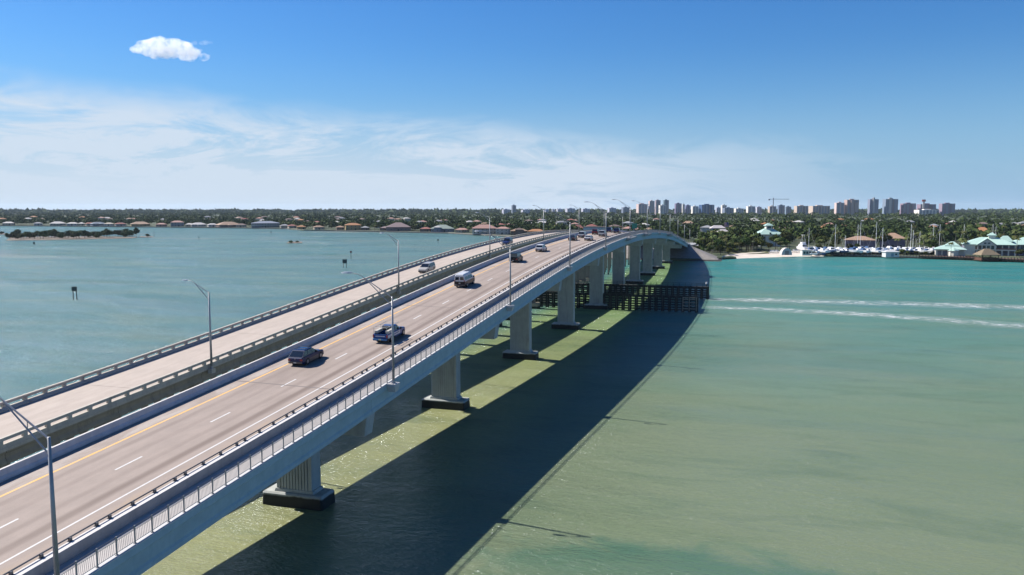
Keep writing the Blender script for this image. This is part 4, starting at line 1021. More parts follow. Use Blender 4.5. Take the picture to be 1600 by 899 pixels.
def build_back_houses():
    rng = np.random.RandomState(99)
    kinds = [('white', 'cream'), ('tan', 'cream'), ('red', 'cream'), ('pink', 'white'), ('orange', 'ochre'), ('grey', 'white'), ('brown', 'cream')]
    marks = [(0, 'the outer end of the far shore'), (90, 'the wide white roofed shore house'), (218, 'the broad tan roofed house'), (310, 'the white hip roofed lawn house'), (414, 'the blue grey colonnaded building'), (551, 'the vivid orange roof'), (622, 'the mauve roofed house'), (700, 'the sage green roof'), (757, 'the columned mansion'),
             (860, 'the crest of the bridge'), (1000, 'the overlooks of the bridge'), (1130, 'the flagpole wood'), (1206, 'the mint cupola pavilion'), (1340, 'the marina shop'), (1450, 'the boat yard palms'), (1550, 'the mint waterfront restaurant'), (1640, 'the eastern end of the marina')]
    seen = {}
    for i in range(96):
        px = rng.uniform(-10, 1605); base = SD(px); d = base + (rng.uniform(130, 620) if px < 1000 else rng.uniform(250, 900))
        if not clear(px, d): continue
        a, b = kinds[rng.randint(len(kinds))]; mk = min(marks, key=lambda q: abs(q[0] - px))[1]
        far = 'deep' if d > base + 380 else 'partly hidden'
        lab = f'{a} roofed house {far} among the trees behind {mk}'
        k = seen.get(lab, 0); seen[lab] = k + 1
        if k: lab = f'{["second", "third", "fourth", "fifth"][min(k, 4) - 1]} {lab}'
        house(px, d, rng.uniform(10, 18) * 700 / d + 3, a, b, 1, lab, group='houses scattered among the trees', h_extra=rng.uniform(3.5, 7), rot=rng.uniform(-.5, .5))
build_back_houses()

# ------------------------------------------------------------------ far skyline
M_glassband = mat('far_window_band', (.34, .37, .46), .35, spec=.5)
def tower(px0, px1, ytop, wall, label, depth=3200, bays=None, crown_=0, band='far_window_band', ybase=333, steps=()):
    d = depth; w = (px1 - px0) * d / 1250.3 * .86; H = z_at(ytop, d); px = (px0 + px1) / 2; x, y, z = pt(px, d, 2)
    H -= z
    t = thing('apartment_tower' if H > 25 else 'apartment_block', label, 'tower block' if H > 25 else 'apartment block', (x, y, z), math.atan2(-x, y) + R(26), 'distant skyline buildings')
    c = COL.get(wall, wall) if isinstance(wall, str) else wall; m = mat('tower_' + (wall if isinstance(wall, str) else label[:12]), c, .8)
    dp = w * .55
    part('wall', MB().box(-w / 2, w / 2, -dp / 2, dp / 2, -6, H), m, t)
    part('roof_block', MB().box(-w * .18, w * .16, -dp * .2, dp * .2, H - .01, H + 3.2 + crown_), m, t)
    nb = bays or max(2, int(w / 11))
    for i in range(nb):
        a = -w / 2 + w * (i + .18) / nb; b = -w / 2 + w * (i + .82) / nb
        part('window_bay', MB().box(a, b, -dp / 2 - .25, -dp / 2 + .02, 1, H - 1.5), MATS.get(band, M_glassband) if i % 3 != 2 or nb < 4 else mat('balcony_shade', (.30, .28, .30), .8), t)
    nf = max(2, int(H / 3.2))
    sl = MB()
    for k in range(nf): sl.box(-w / 2 - .3, w / 2 + .3, -dp / 2 - 1.0, -dp / 2 - .26, 3.2 * k + .6, 3.2 * k + 1.0)
    part('balcony_slabs', sl, m, t)
    for a, b, ys in steps:
        h2 = z_at(ys, d) - z
        part('stepped_wing', MB().box(-w / 2 + w * a, -w / 2 + w * b, -dp / 2 - 6, -dp / 2 - 1.1, -6, h2), m, t)
    return t
PK, LC, BB, TN, CR = (.85, .66, .62), (.68, .68, .80), (.10, .17, .30), (.72, .58, .48), (1.0, .94, .86)
for q in [(784, 797, 327.4, LC, 'low grey roofline left beside the lone slim tower on the skyline', 3800), (799, 806.5, 321, (.30, .34, .44), 'lone slim blue grey tower rising over the trees', 3600),
          (814, 828, 328, LC, 'low block just past the lone slim tower', 3800), (851, 858, 327.6, LC, 'small square block far off behind the old bridge lamp', 4000), (862, 867.5, 327.4, LC, 'narrow block in a row of three small ones', 4000),
          (869, 880, 326.8, LC, 'wider block of the row of three small ones', 4000), (883, 899, 326, LC, 'lavender block left of the red pavilion roof', 3900), (908, 922, 326.5, LC, 'flat lavender block above the crest traffic', 3900),
          (949, 963, 325.2, LC, 'stepped lavender block between two lamp heads', 3800), (971, 984, 324.3, (.24, .28, .38), 'blue grey block behind the lamp arms at the crest', 3700),
          (994, 1012, 319, PK, 'rose coloured block at the start of the skyline cluster', 3200), (1013, 1022.5, 314.2, PK, 'slim rose tower in the tall skyline cluster', 3200), (1023, 1032, 313.2, (.46, .38, .42), 'pale mauve tower in the middle of the tall cluster', 3250),
          (1036, 1045, 313, (.16, .25, .30), 'teal glass tower with a mast on the tall cluster', 3300), (1029, 1041, 321, CR, 'cream building in front of the teal glass tower', 3050), (1054, 1065, 318.2, (.26, .22, .36), 'violet block past the teal glass tower', 3300),
          (1065.5, 1070, 319.4, CR, 'narrow white stair tower between two violet blocks', 3250), (1070.5, 1079, 321, (.18, .18, .36), 'low violet blue block after the white stair tower', 3300), (1080, 1091.5, 322.6, CR, 'cream row block beside the deep blue slab', 3200),
          (1092, 1116, 320.2, (.05, .13, .30), 'wide deep blue glass slab on the skyline', 3200), (1118, 1126, 324.5, LC, 'low grey wing before the white topped block', 3300), (1126.5, 1135.5, 320.8, CR, 'white topped block beyond the deep blue slab', 3350),
          (1129, 1146, 325.2, (.22, .27, .38), 'grey blue slab in front of the white topped block', 3100), (1147, 1162, 326, CR, 'low white terraced block on the skyline', 3200), (1166, 1180, 322.6, CR, 'cream terraced block left of the crane', 3200),
          (1181, 1190, 323.6, LC, 'lavender block attached to the cream terraced one', 3250), (1200, 1213, 322.6, TN, 'brown block under construction below the crane', 3200), (1215, 1226, 321, (.16, .22, .34), 'dark blue block beside the crane', 3250),
          (1226.5, 1236, 323.2, (.24, .32, .42), 'pale blue block beyond the crane', 3350), (1241, 1262.5, 322, TN, 'long brown block past the crane', 3200), (1264, 1296, 322, TN, 'longer brown block with a tan end past the crane', 3250)]:
    tower(q[0], q[1], q[2], q[3], q[4], q[5])
tower(1304, 1319, 317, PK, 'stepped rose wing of the large pink tower group', 2900)
tower(1319.3, 1341, 312.5, (.58, .44, .40), 'large pink tower with stepped shoulders on the skyline', 2900, steps=((.28, .55, 313.5), (.6, .85, 316.5)))
tower(1356, 1372, 311.6, (.30, .33, .44), 'grey tower with a white vertical stripe, first of the tall pair', 2900)
tower(1379.5, 1402, 311.4, (.27, .34, .45), 'wide blue grey tower with a white stripe, second of the tall pair', 2900)
tower(1407, 1430, 318.2, (.36, .27, .36), 'plum coloured block after the tall pair', 2900)
tower(1433.5, 1461, 319.4, (.32, .26, .38), 'plum coloured block with the red topped mast', 2900)
tower(1468, 1491, 318.4, (.38, .30, .38), 'plum block standing last on the skyline', 2900)
tower(1430, 1466, 328.2, CR, 'long low cream podium under the plum blocks', 2800)
def stripe(px, ytop, w, depth, label_parent):
    x, y, z = pt(px, depth - 24, 0); a = math.atan2(-x, y)
    t = [o for o in C.objects if o.get('label') == label_parent][0]
    loc = t.matrix_basis.inverted() if False else None
    part('sunlit_face_stripe', MB().box(-w / 2, w / 2, -13.5, -9.5, -2, z_at(ytop, depth) + 2), mat('tower_white', (.66, .64, .62), .8), t, ((px - {1362.5: 1364, 1388: 1390.75}[px]) * depth / 1250.3, 0, 0))  # white stripe paints the sunlit face of the tower
stripe(1362.5, 310.4, 6, 2900, 'grey tower with a white vertical stripe, first of the tall pair')
stripe(1388, 310.6, 9, 2900, 'wide blue grey tower with a white stripe, second of the tall pair')
x, y, z = pt(1443, 2860); t = thing('radio_mast', 'red topped mast rising above the plum coloured block', 'mast', (x, y, z), 0)
part('mast', MB().box(-3, 3, -3, 3, 30, z_at(315, 2860)), mat('tower_white', (0, 0, 0)), t); part('mast_head', MB().box(-5.5, 5.5, -4, 4, z_at(315, 2860), z_at(311.8, 2860)), mat('mast_red', (.45, .12, .10), .7), t)
x, y, z = pt(1208, 3150); t = thing('tower_crane', 'thin tower crane above the brown block on the skyline', 'crane', (x, y, z), YAW)
zj = z_at(311.5, 3150); part('mast', MB().box(-1.3, 1.3, -1.3, 1.3, 0, zj + 6), mat('crane_steel', (.30, .31, .36), .6), t)
part('jib', MB().box(-19, 62, -.9, .9, zj, zj + 1.6), MATS['crane_steel'], t); part('counterweight', MB().box(-19, -14, -2, 2, zj - 4, zj), MATS['crane_steel'], t)

# ------------------------------------------------------------------ seaward shore: pavilion, restaurant, boat yard
M_mint = mat('mint_metal_roof', (.58, .80, .70), .45, noise=.12, nscale=.5)
M_cream = mat('cream_stucco', (.95, .90, .80), .8, noise=.1, nscale=.5)
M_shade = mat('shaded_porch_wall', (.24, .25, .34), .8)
def gable(m, x0, x1, y0, y1, z0, rz, along='y'):
    if along == 'y':
        xm = (x0 + x1) / 2; m.add([(x0, y0, z0), (x1, y0, z0), (xm, y0, z0 + rz), (x0, y1, z0), (x1, y1, z0), (xm, y1, z0 + rz)], [(0, 1, 2), (5, 4, 3), (0, 2, 5, 3), (1, 4, 5, 2), (0, 3, 4, 1)])
    return m
def hip_mb(x0, x1, y0, y1, z0, rz, m=None):
    m = m or MB(); q = min(x1 - x0, y1 - y0) / 2 * .98; xm, ym = (x0 + x1) / 2, (y0 + y1) / 2
    r0, r1 = ((x0 + q, ym), (x1 - q, ym)) if x1 - x0 >= y1 - y0 else ((xm, y0 + q), (xm, y1 - q))
    lo = [(4, 5, 9, 8), (6, 7, 8, 9), (5, 6, 9), (7, 4, 8)] if x1 - x0 >= y1 - y0 else [(4, 5, 8), (5, 6, 9, 8), (6, 7, 9), (7, 4, 8, 9)]
    m.add([(x0, y0, z0), (x1, y0, z0), (x1, y1, z0), (x0, y1, z0), (x0, y0, z0 + .25), (x1, y0, z0 + .25), (x1, y1, z0 + .25), (x0, y1, z0 + .25), (*r0, z0 + rz), (*r1, z0 + rz)], [(0, 3, 2, 1), (0, 1, 5, 4), (1, 2, 6, 5), (2, 3, 7, 6), (3, 0, 4, 7)] + lo)
    return m
def waterfront():
    D = 476; s = D / 1250.3
    def frame(name, label, cat, px, depth=D, z=1.3):
        x, y, zz = pt(px, depth, z); return thing(name, label, cat, (x, y, zz), YAW - (R(26) if 'restaurant' in name else 0))
    # main building, 1514..1585
    t = frame('waterfront_restaurant', 'cream two storey waterfront building with mint green metal roof, gable and cupola', 'restaurant', 1550, D + 6)
    hw = 35.5 * s
    KEEP.append((1464, 1640, 440, 520)); KEEP.append((1255, 1640, 440, 512))
    part('wall', MB().box(-hw, hw, 2.6, 18, -.5, 6.4), M_shade, t)
    part('front_wall', MB().box(-hw, -hw + 6, -.5, 2.7, -.5, 6.4), M_cream, t)
    part('floor_band', MB().box(-hw, hw, -.4, 2.59, 3.0, 3.7), M_cream, t)
    for i in range(9):
        xx = -hw + .3 + (2 * hw - .6) * i / 8; part('column', MB().box(xx - .35, xx + .35, -.35, .35, -.5, 3.0), M_cream, t); part('upper_column', MB().box(xx - .25, xx + .25, -.3, .3, 3.7, 6.4), M_cream, t)
    part('balustrade', MB().box(-hw, hw, -.38, -.3, 3.7, 4.5), mat('red_brown_rail', (.30, .14, .11), .7), t)
    rf = part('roof', hip_mb(-hw - .8, hw + .8, -1.2, 19, 6.4, 4.4), M_mint, t)
    g = part('gable_front', gable(MB(), -6.6, 3.4, -2.0, 6, 6.2, 3.6), M_cream, t)
    part('gable_wall', MB().box(-6.4, 3.2, -1.8, 2.5, 3.5, 6.2), M_cream, t)
    gr = MB(); gr.add([(-7.4, -2.4, 5.9), (-1.6, -2.4, 10.2), (4.2, -2.4, 5.9), (-7.4, 8, 5.9), (-1.6, 8, 10.2), (4.2, 8, 5.9), (-7.4, -2.4, 6.15), (-1.6, -2.4, 10.45), (4.2, -2.4, 6.15), (-7.4, 8, 6.15), (-1.6, 8, 10.45), (4.2, 8, 6.15)],
                      [(6, 7, 10, 9), (7, 8, 11, 10), (0, 1, 7, 6), (1, 2, 8, 7), (3, 9, 10, 4), (4, 10, 11, 5), (0, 3, 4, 1), (1, 4, 5, 2), (0, 6, 9, 3), (2, 5, 11, 8)])
    part('gable_roof', gr, M_mint, t)
    for xx in (-5.2, -3.0, -.8, 1.4): part('window', MB().box(xx - .8, xx + .8, -1.86, -1.78, 3.9, 6.0), M_win, t)
    for xx in (-2.6, -.6): part('arch_window', MB().box(xx - .7, xx + .7, -2.05, -1.99, 7.0, 7.9), M_win, t)
    cu = part('cupola', MB().box(-.2, 3.4, 7, 10.6, 8.5, 11.8), M_cream, t); part('cupola_roof', hip_mb(-.9, 4.1, 6.3, 11.3, 11.8, 2.0), M_mint, cu)
    part('upper_roof', hip_mb(4.5, 13, 6, 12, 8.2, 3.6), M_mint, t)
    # left wing
    t = frame('restaurant_annex', 'low cream annex with mint roof beside the two storey mint roofed building', 'building', 1489, D - 2)
    hw = 20.5 * s
    part('wall', MB().box(-hw, hw, 1.5, 12, -.5, 3.9), M_cream, t); part('porch_shade', MB().box(-hw + 1, hw - 5, 1.44, 1.51, 0, 3.2), M_shade, t)
    part('roof', hip_mb(-hw - .8, hw + .8, -.6, 13, 3.9, 3.0), M_mint, t); part('upper_roof', hip_mb(-3, 5, 3.5, 10, 6.0, 2.6), M_mint, t)
    for i in range(6): xx = -hw + .4 + (2 * hw - .8) * i / 5; part('column', MB().box(xx - .2, xx + .2, -.2, .2, -.5, 3.9), M_cream, t)
    part('gazebo_front', MB().tube((1.5, -1.2, -.4), (1.5, -1.2, 3.4), 2.6, 2.6, 8), M_cream, t); part('gazebo_roof', MB().tube((1.5, -1.2, 3.4), (1.5, -1.2, 5.2), 3.2, .2, 8), M_mint, t)
    # right wing
    t = frame('restaurant_east_wing', 'dark shaded wing with mint roof at the end of the waterfront building', 'building', 1618, D + 2)
    part('wall', MB().box(-12.2, 14, 1, 16, -.5, 6.4), M_shade, t); part('roof', hip_mb(-12.9, 15, -1, 17, 6.4, 4.6), M_mint, t)
    for i in range(6): xx = -11.6 + 5 * i; part('column', MB().box(xx - .25, xx + .25, -.3, .2, -.5, 6.4), M_cream, t)
    for xx in (-9, -4.5, 0, 4.5, 9): part('window', MB().box(xx - 1, xx + 1, .93, 1.01, 3.8, 5.8), M_win, t)
    # tiki hut over the water
    t = frame('tiki_hut', 'thatched tiki hut on stilts at the dock edge before the restaurant', 'hut', 1546, 448, .9)
    hw = 4.6; part('thatched_roof', hip_mb(-hw - .9, hw + .9, -4.2, 4.2, 2.7, 3.6), mat('thatch', (.34, .26, .17), .95, noise=.4, nscale=2.5, bump=.6), t)
    part('deck', MB().box(-hw - .6, hw + .6, -3.8, 3.8, -.15, .15), M_rust, t); part('bar_wall', MB().box(-hw, hw, -2.8, 3, .15, 1.3), M_rust, t)
    for sx in (-1, 0, 1):
        for sy in (-1, 1): part('post', MB().box(sx * hw - .13, sx * hw + .13, sy * 3.4 - .13, sy * 3.4 + .13, -2.4, 2.75), M_rust, t)
    # boardwalk
    t = thing('boardwalk', 'red brown timber boardwalk on piles along the marina shore', 'boardwalk', (0, 0, 0))
    for i in range(36):
        a = 1440 + 5 * i; b = a + 5; A, B_ = pt(a, shore_depth(a) - 3.4), pt(b, shore_depth(b) - 3.4); A2, B2 = pt(a, shore_depth(a) + 2), pt(b, shore_depth(b) + 2)
        mb = MB(); z0, z1 = 1.5, 1.75; mb.add([(A[0], A[1], z0), (B_[0], B_[1], z0), (B2[0], B2[1], z0), (A2[0], A2[1], z0), (A[0], A[1], z1), (B_[0], B_[1], z1), (B2[0], B2[1], z1), (A2[0], A2[1], z1)], [(0, 3, 2, 1), (4, 5, 6, 7), (0, 1, 5, 4), (1, 2, 6, 5), (2, 3, 7, 6), (3, 0, 4, 7)])
        part('deck_section', mb, M_rust, t)
        part('pile', MB().tube((A[0], A[1], -2), (A[0], A[1], 2.7), .16, .16, 6), M_timber, t)
        part('railing', MB().path([(A[0], A[1], 2.65), (B_[0], B_[1], 2.65)], .07, 4).path([(A[0], A[1], 2.2), (B_[0], B_[1], 2.2)], .05, 4), M_rust, t)
    for i in range(26):       # mooring piles along the wall west of the boardwalk
        px = 1318 + 4.9 * i; p = pt(px, shore_depth(px) - 1.6)
        o = link_mesh('mooring_pile', bpy.data.meshes['mooring_pile'] if 'mooring_pile' in bpy.data.meshes else MB().tube((0, 0, -2), (0, 0, 2.1), .17, .14, 7).mesh('mooring_pile', M_timber), None, p)
        prop(o, 'dark timber mooring pile against the marina seawall, one of a long row', 'pile', 'mooring piles along the marina seawall')
    # sheds
    t = frame('white_shed', 'small white shed with a shallow hip roof behind the marina seawall', 'shed', 1398, 470)
    part('wall', MB().box(-3.9, 3.9, 0, 5, -.3, 2.6), mat('shed_white', (.74, .74, .73), .7), t); part('roof', hip_mb(-4.4, 4.4, -.5, 5.5, 2.6, 1.3), mat('shed_roof', (.66, .66, .66), .7), t); part('door', MB().box(-.8, .8, -.06, .02, 0, 2.1), mat('blue_door', (.25, .38, .45), .6), t)
    part('window', MB().box(1.6, 2.8, -.06, .02, .9, 1.9), M_win, t)
    t = frame('arched_tent', 'arched white canvas tent at the top of the beach', 'tent', 1232, 486)
    part('canvas', MB().loft([[(3.2 * math.cos(a), y, 4.4 * math.sin(a)) for a in [math.pi * i / 10 for i in range(11)]] for y in (0, 4)]), mat('tent_canvas', (.70, .64, .62), .8), t)
    part('doorway', MB().box(-1.2, 1.2, -.06, .02, 0, 2.6), mat('tent_inside', (.34, .28, .28), .9), t)
    t = frame('site_cabin', 'cream flat roofed cabin with wide windows at the end of the beach', 'cabin', 1264, 484)
    part('wall', MB().box(-3.0, 3.0, 0, 4, -.2, 3.0), M_cream, t); part('roof', MB().box(-3.3, 3.3, -.3, 4.3, 3.0, 3.25), mat('tower_white', (0, 0, 0)), t)
    for xx in (-1.7, 0, 1.7): part('window', MB().box(xx - .6, xx + .6, -.06, .02, .8, 2.3), M_win, t)
    # pavilion in the wood
    t = frame('cupola_pavilion', 'mint green roofed pavilion with a square cupola rising from the beach wood', 'pavilion', 1206, 590)
    KEEP.append((1184, 1228, 540, 625))
    part('wall', MB().box(-8, 8, 0, 13, -.5, 9.0), M_cream, t); part('roof', hip_mb(-9.3, 9.3, -1.2, 14.2, 9, 5.0), M_mint, t)
    cu = part('cupola', MB().box(-2.2, 2.2, 4.5, 8.5, 11.5, 15.4), M_cream, t); part('cupola_roof', hip_mb(-3, 3, 3.7, 9.3, 15.4, 2.1), M_mint, cu)
    part('louvre_opening', MB().box(-1.5, 1.5, 4.44, 4.52, 13.4, 15.0), M_win, cu); part('dormer_window', MB().box(-1.3, -.2, -1.3, -.2, 9.3, 10.6), M_win, t)
    for xx in (-5, 0, 5): part('window', MB().box(xx - 1, xx + 1, -.06, .02, 5.6, 7.6), M_win, t)
    # marina shops
    house(1346, 545, 44, 'tan', 'purple', 1, 'long marina shop with a brown tiled roof and dark purple walls', cat='shop', name='marina_shop', h_extra=3.4, dep=14, rise=2.8)
    house(1397, 570, 36, 'tan', 'purple', 1, 'second marina shop with a tan roof behind the white shed', cat='shop', name='marina_shop', h_extra=3.6, dep=14, rise=4)
    house(1291, 850, 17, 'orange', 'cream', 1, 'small vivid orange roof in the trees behind the boat yard', group='houses in the woods of the seaward shore', h_extra=4.6, rise=3)
    house(1241, 740, 13, 'tan', 'cream', 1, 'tan roofed cottage right behind the tall motor yacht', group='houses in the woods of the seaward shore', h_extra=3.8)
    house(1537, 720, 22, 'orange', 'grey', 1, 'orange hip roof peeking out behind the mint roofed waterfront building', group='houses in the woods of the seaward shore', h_extra=4.4, rise=3.6)
    # flag
    t = frame('flagpole', 'tall flagpole with a faded striped flag above the beach wood', 'flagpole', 1139, 640)
    part('pole', MB().tube((0, 0, 0), (0, 0, 17.5), .12, .07, 8), M_galv, t)
    f = part('flag', MB().box(-3.3, -.1, -.03, .03, 13.2, 17.2), mat('flag_white', (.66, .55, .57), .8), t)
    for k in range(4): part('flag_stripe', MB().box(-3.3, -.1, -.045, -.031, 13.2 + k * 1.05, 13.7 + k * 1.05), mat('flag_red', (.45, .10, .12), .8), f)
    part('flag_canton', MB().box(-1.5, -.1, -.06, -.046, 15.2, 17.2), mat('flag_blue', (.05, .07, .25), .8), f)
    for k, (px, w) in enumerate(((1122, 6), (1130, 5))):
        t = frame('canvas_canopy', ['wide white canopy roof near the flagpole', 'slanted white canopy roof next to the flagpole'][k], 'canopy', px, 636 - 10 * k)
        part('canvas', hip_mb(-w, w, -3, 3, 12.5 - 2.8 * k, 2.4), mat('tent_canvas', (0, 0, 0)), t)
        for sx in (-1, 1): part('post', MB().box(sx * w - .1, sx * w + .1, -.1, .1, 0, 12.6 - 2.8 * k), M_galv, t)
    # green road sign
    x, y, z = pt(992, 640); t = thing('road_sign', 'green overhead road sign panel beside the lamp post past the crest', 'road sign', (x, y, 0), YAW)
    part('sign_panel', MB().box(-2.05, 2.05, -.08, .08, 13.4, 17.6), mat('sign_green', (.0, .30, .20), .4), t, bevel=.03); part('sign_post', MB().box(-.15, .15,   .09, .3, 1, 17), M_galv, t)
waterfront()

# boats
M_hull = mat('white_hull', (1.1, 1.1, 1.1), .4); M_hull2 = paint('navy_hull', (.04, .09, .20)); M_deck = mat('boat_deck', (.70, .68, .62), .6); M_cover = mat('blue_boat_cover', (.05, .13, .30), .8)
def hull(L, W, H, m, t, z=0):
    rings = []
    for f, wf, k in ((-.5, .86, .05), (-.2, 1, 0), (.15, .96, 0), (.36, .66, .18), (.5, .03, .42)):
        w = W / 2 * wf; y = f * L; rings.append([(-w, y, z + H), (-w * .82, y, z + H * .3 + k * H), (0, y, z + k * H * 1.4), (w * .82, y, z + H * .3 + k * H), (w, y, z + H)])
    part('hull', MB().loft(rings), m, t, smooth=False)
def motor_boat(x, y, z, ang, L, m, label, cover=False):
    t = thing('motor_boat', label, 'motor boat', (x, y, z), ang, 'boats on stands in the boat yard')
    W = L * .3; hull(L, W, L * .17, m, t, .9)
    part('cabin', MB().frustum((-W * .32, W * .32, -L * .18, L * .16), (-W * .26, W * .26, -L * .15, L * .05), .9 + L * .17 - .02, .9 + L * .17 + L * .12), M_cover if cover else M_hull, t)
    part('windscreen', MB().frustum((-W * .30, W * .30, L * .06, L * .15), (-W * .25, W * .25, L * .05, L * .07), .9 + L * .17 + .05, .9 + L * .17 + L * .11), M_win, t)
    st = MB()
    for f in (-.3, .15): st.box(-W * .4, W * .4, f * L - .12, f * L + .12, -.2, 1.1)
    part('stand', st, M_timber, t)
def sailboat(px, ytop, depth, L, label, cover='white', z=1.3, tilt=0.0):
    x, y, zz = pt(px, depth, z); t = thing('sailboat', label, 'sailboat', (x, y, zz), YAW + math.pi / 2 + tilt, 'sailboats of the marina')
    hull(L, L * .28, L * .14, M_hull, t, .6); zt = .6 + L * .14
    part('cabin', MB().frustum((-L * .09, L * .09, -L * .18, L * .15), (-L * .07, L * .07, -L * .15, L * .11), zt - .02, zt + .6), M_hull, t)
    mh = z_at(ytop, depth) - zz
    ms = part('mast', MB().tube((0, L * .06, zt), (0, L * .06, mh), .15, .09, 7), mat('mast_alloy', (1.1, 1.1, 1.1), .5), t)
    part('boom', MB().tube((0, L * .05, zt + 1.4), (0, -L * .38, zt + 1.3), .17, .15, 6), M_cover if cover == 'blue' else MATS['mast_alloy'], t)
    rg = MB(); rg.tube((0, L * .06, mh), (0, L * .49, zt), .025, .025, 4); rg.tube((0, L * .06, mh), (0, -L * .49, zt), .025, .025, 4); part('rigging', rg, MATS['mast_alloy'], t)
    part('spreader', MB().box(-.9, .9, L * .06 - .04, L * .06 + .04, mh * .62, mh * .62 + .08), MATS['mast_alloy'], ms)
def yard():
    cols = [('white', M_hull, False), ('white', M_hull, True), ('navy', M_hull2, False), ('white', M_hull, False)]
    k = 0; names = {}
    for row, d0 in ((0, 492), (1, 503), (2, 515)):
        for px in np.arange(1270 + row * 3, 1470, 8.2):
            if 1384 < px < 1412 and row == 0: continue
            p = px + rng.uniform(-1.5, 1.5); cn, m, cv = cols[rng.randint(4)]; x, y, z = pt(p, d0 + rng.uniform(-2, 2), 1.5); L = rng.uniform(6.5, 11)
            where = 'next to the cream cabin' if px < 1300 else ('west of the white shed' if px < 1385 else ('behind the white shed' if px < 1412 else ('between the white shed and the palms' if px < 1440 else 'by the annex')))
            rw = ['front row', 'middle row', 'back row'][row]; sz = 'small' if L < 8 else ('mid sized' if L < 9.5 else 'long')
            lab = f'{sz} {cn} boat{" with blue cover" if cv else ""}, {rw} {where}'
            n_ = names.get(lab, 0); names[lab] = n_ + 1
            if n_: lab = ['second ', 'third ', 'fourth ', 'fifth '][min(n_, 4) - 1] + lab
            motor_boat(x, y, z, YAW + rng.uniform(-.7, .7) + (math.pi if rng.rand() < .4 else 0), L, m, lab, cv); k += 1
    KEEP.append((1258, 1480, 470, 524))
    for px, yt, d, L, lab, cv in [(1309, 350.5, 500, 12, 'large sailboat with the tallest mast, on stands in the boat yard', 'white'), (1267, 356, 530, 9, 'sailboat with a white mast behind the cream cabin', 'white'), (1324, 368, 505, 7, 'small sailboat with a short mast east of the tallest one', 'white'),
                                  (1348, 347, 520, 11, 'sailboat with a tall thin mast before the marina shop', 'blue'), (1343.5, 350.5, 532, 9, 'sailboat half a boat behind the tall thin mast at the shop', 'white'), (1373, 346.5, 500, 12, 'sailboat with a teal mast and blue boom cover', 'blue'),
                                  (1383, 356, 498, 11, 'sailboat with a raised white bow beside the teal mast', 'white'), (1427, 350.5, 515, 9, 'sailboat mast before the dark palms, first of the palm group', 'blue'), (1430.5, 360, 498, 8, 'short masted sailboat next to the palm group', 'blue'), (1441, 362, 506, 8, 'sailboat with a bare mast under the palms', 'white'),
                                  (1462, 352, 535, 9, 'sailboat mast above the dark round tree', 'white'), (1472, 350.5, 540, 9, 'sailboat mast just behind the annex roof', 'white'), (1510, 350.5, 560, 9, 'sailboat mast between the annex and the restaurant', 'white'), (1555, 350, 590, 10, 'taller of two masts rising behind the cupola', 'white'), (1559.5, 353.5, 600, 9, 'shorter of two masts rising behind the cupola', 'white')]:
        sailboat(px, yt, d, L, lab, cv)
    x, y, z = pt(1255, 520, 1.4); t = thing('motor_yacht', 'tall white motor yacht with a tuna tower at the edge of the wood', 'yacht', (x, y, z), YAW + .2)
    hull(12, 4.2, 2.2, M_hull, t, 1); part('saloon', MB().frustum((-1.7, 1.7, -3.5, 2.5), (-1.4, 1.4, -3, 1), 3.15, 5.2), M_hull, t); part('saloon_window', MB().box(-1.62, 1.62, -3.42, -3.2, 3.7, 4.6), M_win, t)
    part('flybridge', MB().box(-1.3, 1.3, -2.6, 0, 5.2, 6.4), M_hull, t)
    tw = MB()
    for sx in (-1, 1):
        for sy in (-2.4, -.4): tw.tube((sx * 1.2, sy, 6.3), (sx * .6, -1.4, 11), .06, .05, 5)
    part('tuna_tower', tw, mat('mast_alloy', (0, 0, 0)), t); part('tower_top', MB().box(-.9, .9, -2.2, -.5, 10.9, 11.1), M_hull, t)
    # loungers on the sand
    lb = MB().box(-.35, .35, -.95, .6, .25, .38); lb.add([(-.35, .6, .25), (.35, .6, .25), (.35, 1.1, .85), (-.35, 1.1, .85), (-.35, .6, .38), (.35, .6, .38), (.35, 1.0, .95), (-.35, 1.0, .95)], [(0, 3, 2, 1), (4, 5, 6, 7), (0, 1, 5, 4), (1, 2, 6, 5), (2, 3, 7, 6), (3, 0, 4, 7)])
    for sx in (-.3, .3):
        for sy in (-.8, .5): lb.box(sx - .04, sx + .04, sy - .04, sy + .04, -.2, .25)
    lm = lb.mesh('beach_lounger', mat('lounger_white', (.78, .76, .74), .6))
    for i in range(16):
        px = 1207 + i * 3.2 + rng.uniform(-.5, .5)
        if 1227 < px < 1237: continue
        x, y, z = pt(px, SD(px) + 22 + rng.uniform(-2, 2), 1.75)
        o = link_mesh('beach_lounger', lm, None, (x, y, z), (0, 0, YAW + rng.uniform(-.5, .5)), 1.5); prop(o, 'white lounger in the row at the top of the beach', 'lounger', 'white loungers on the beach')
yard()
# cars parked along the boat yard edge near the beach
for i, px in enumerate((1274, 1280.5, 1287)):
    x, y, z = pt(px, 482 + i, 1.5); t = thing('skiff', ['flat skiff pulled up by the cream cabin', 'grey skiff between two others on the sand', 'dark tarpaulin covered skiff at the sand edge'][i], 'boat', (x, y, z), YAW + 1.3 + .2 * i)
    hull(4.5, 1.6, .9, [M_hull, mat('grey_skiff', (.35, .36, .38), .6), M_cover][i], t, .2); part('thwart', MB().box(-.6, .6, -.4, -.1, .95, 1.0), M_deck, t)

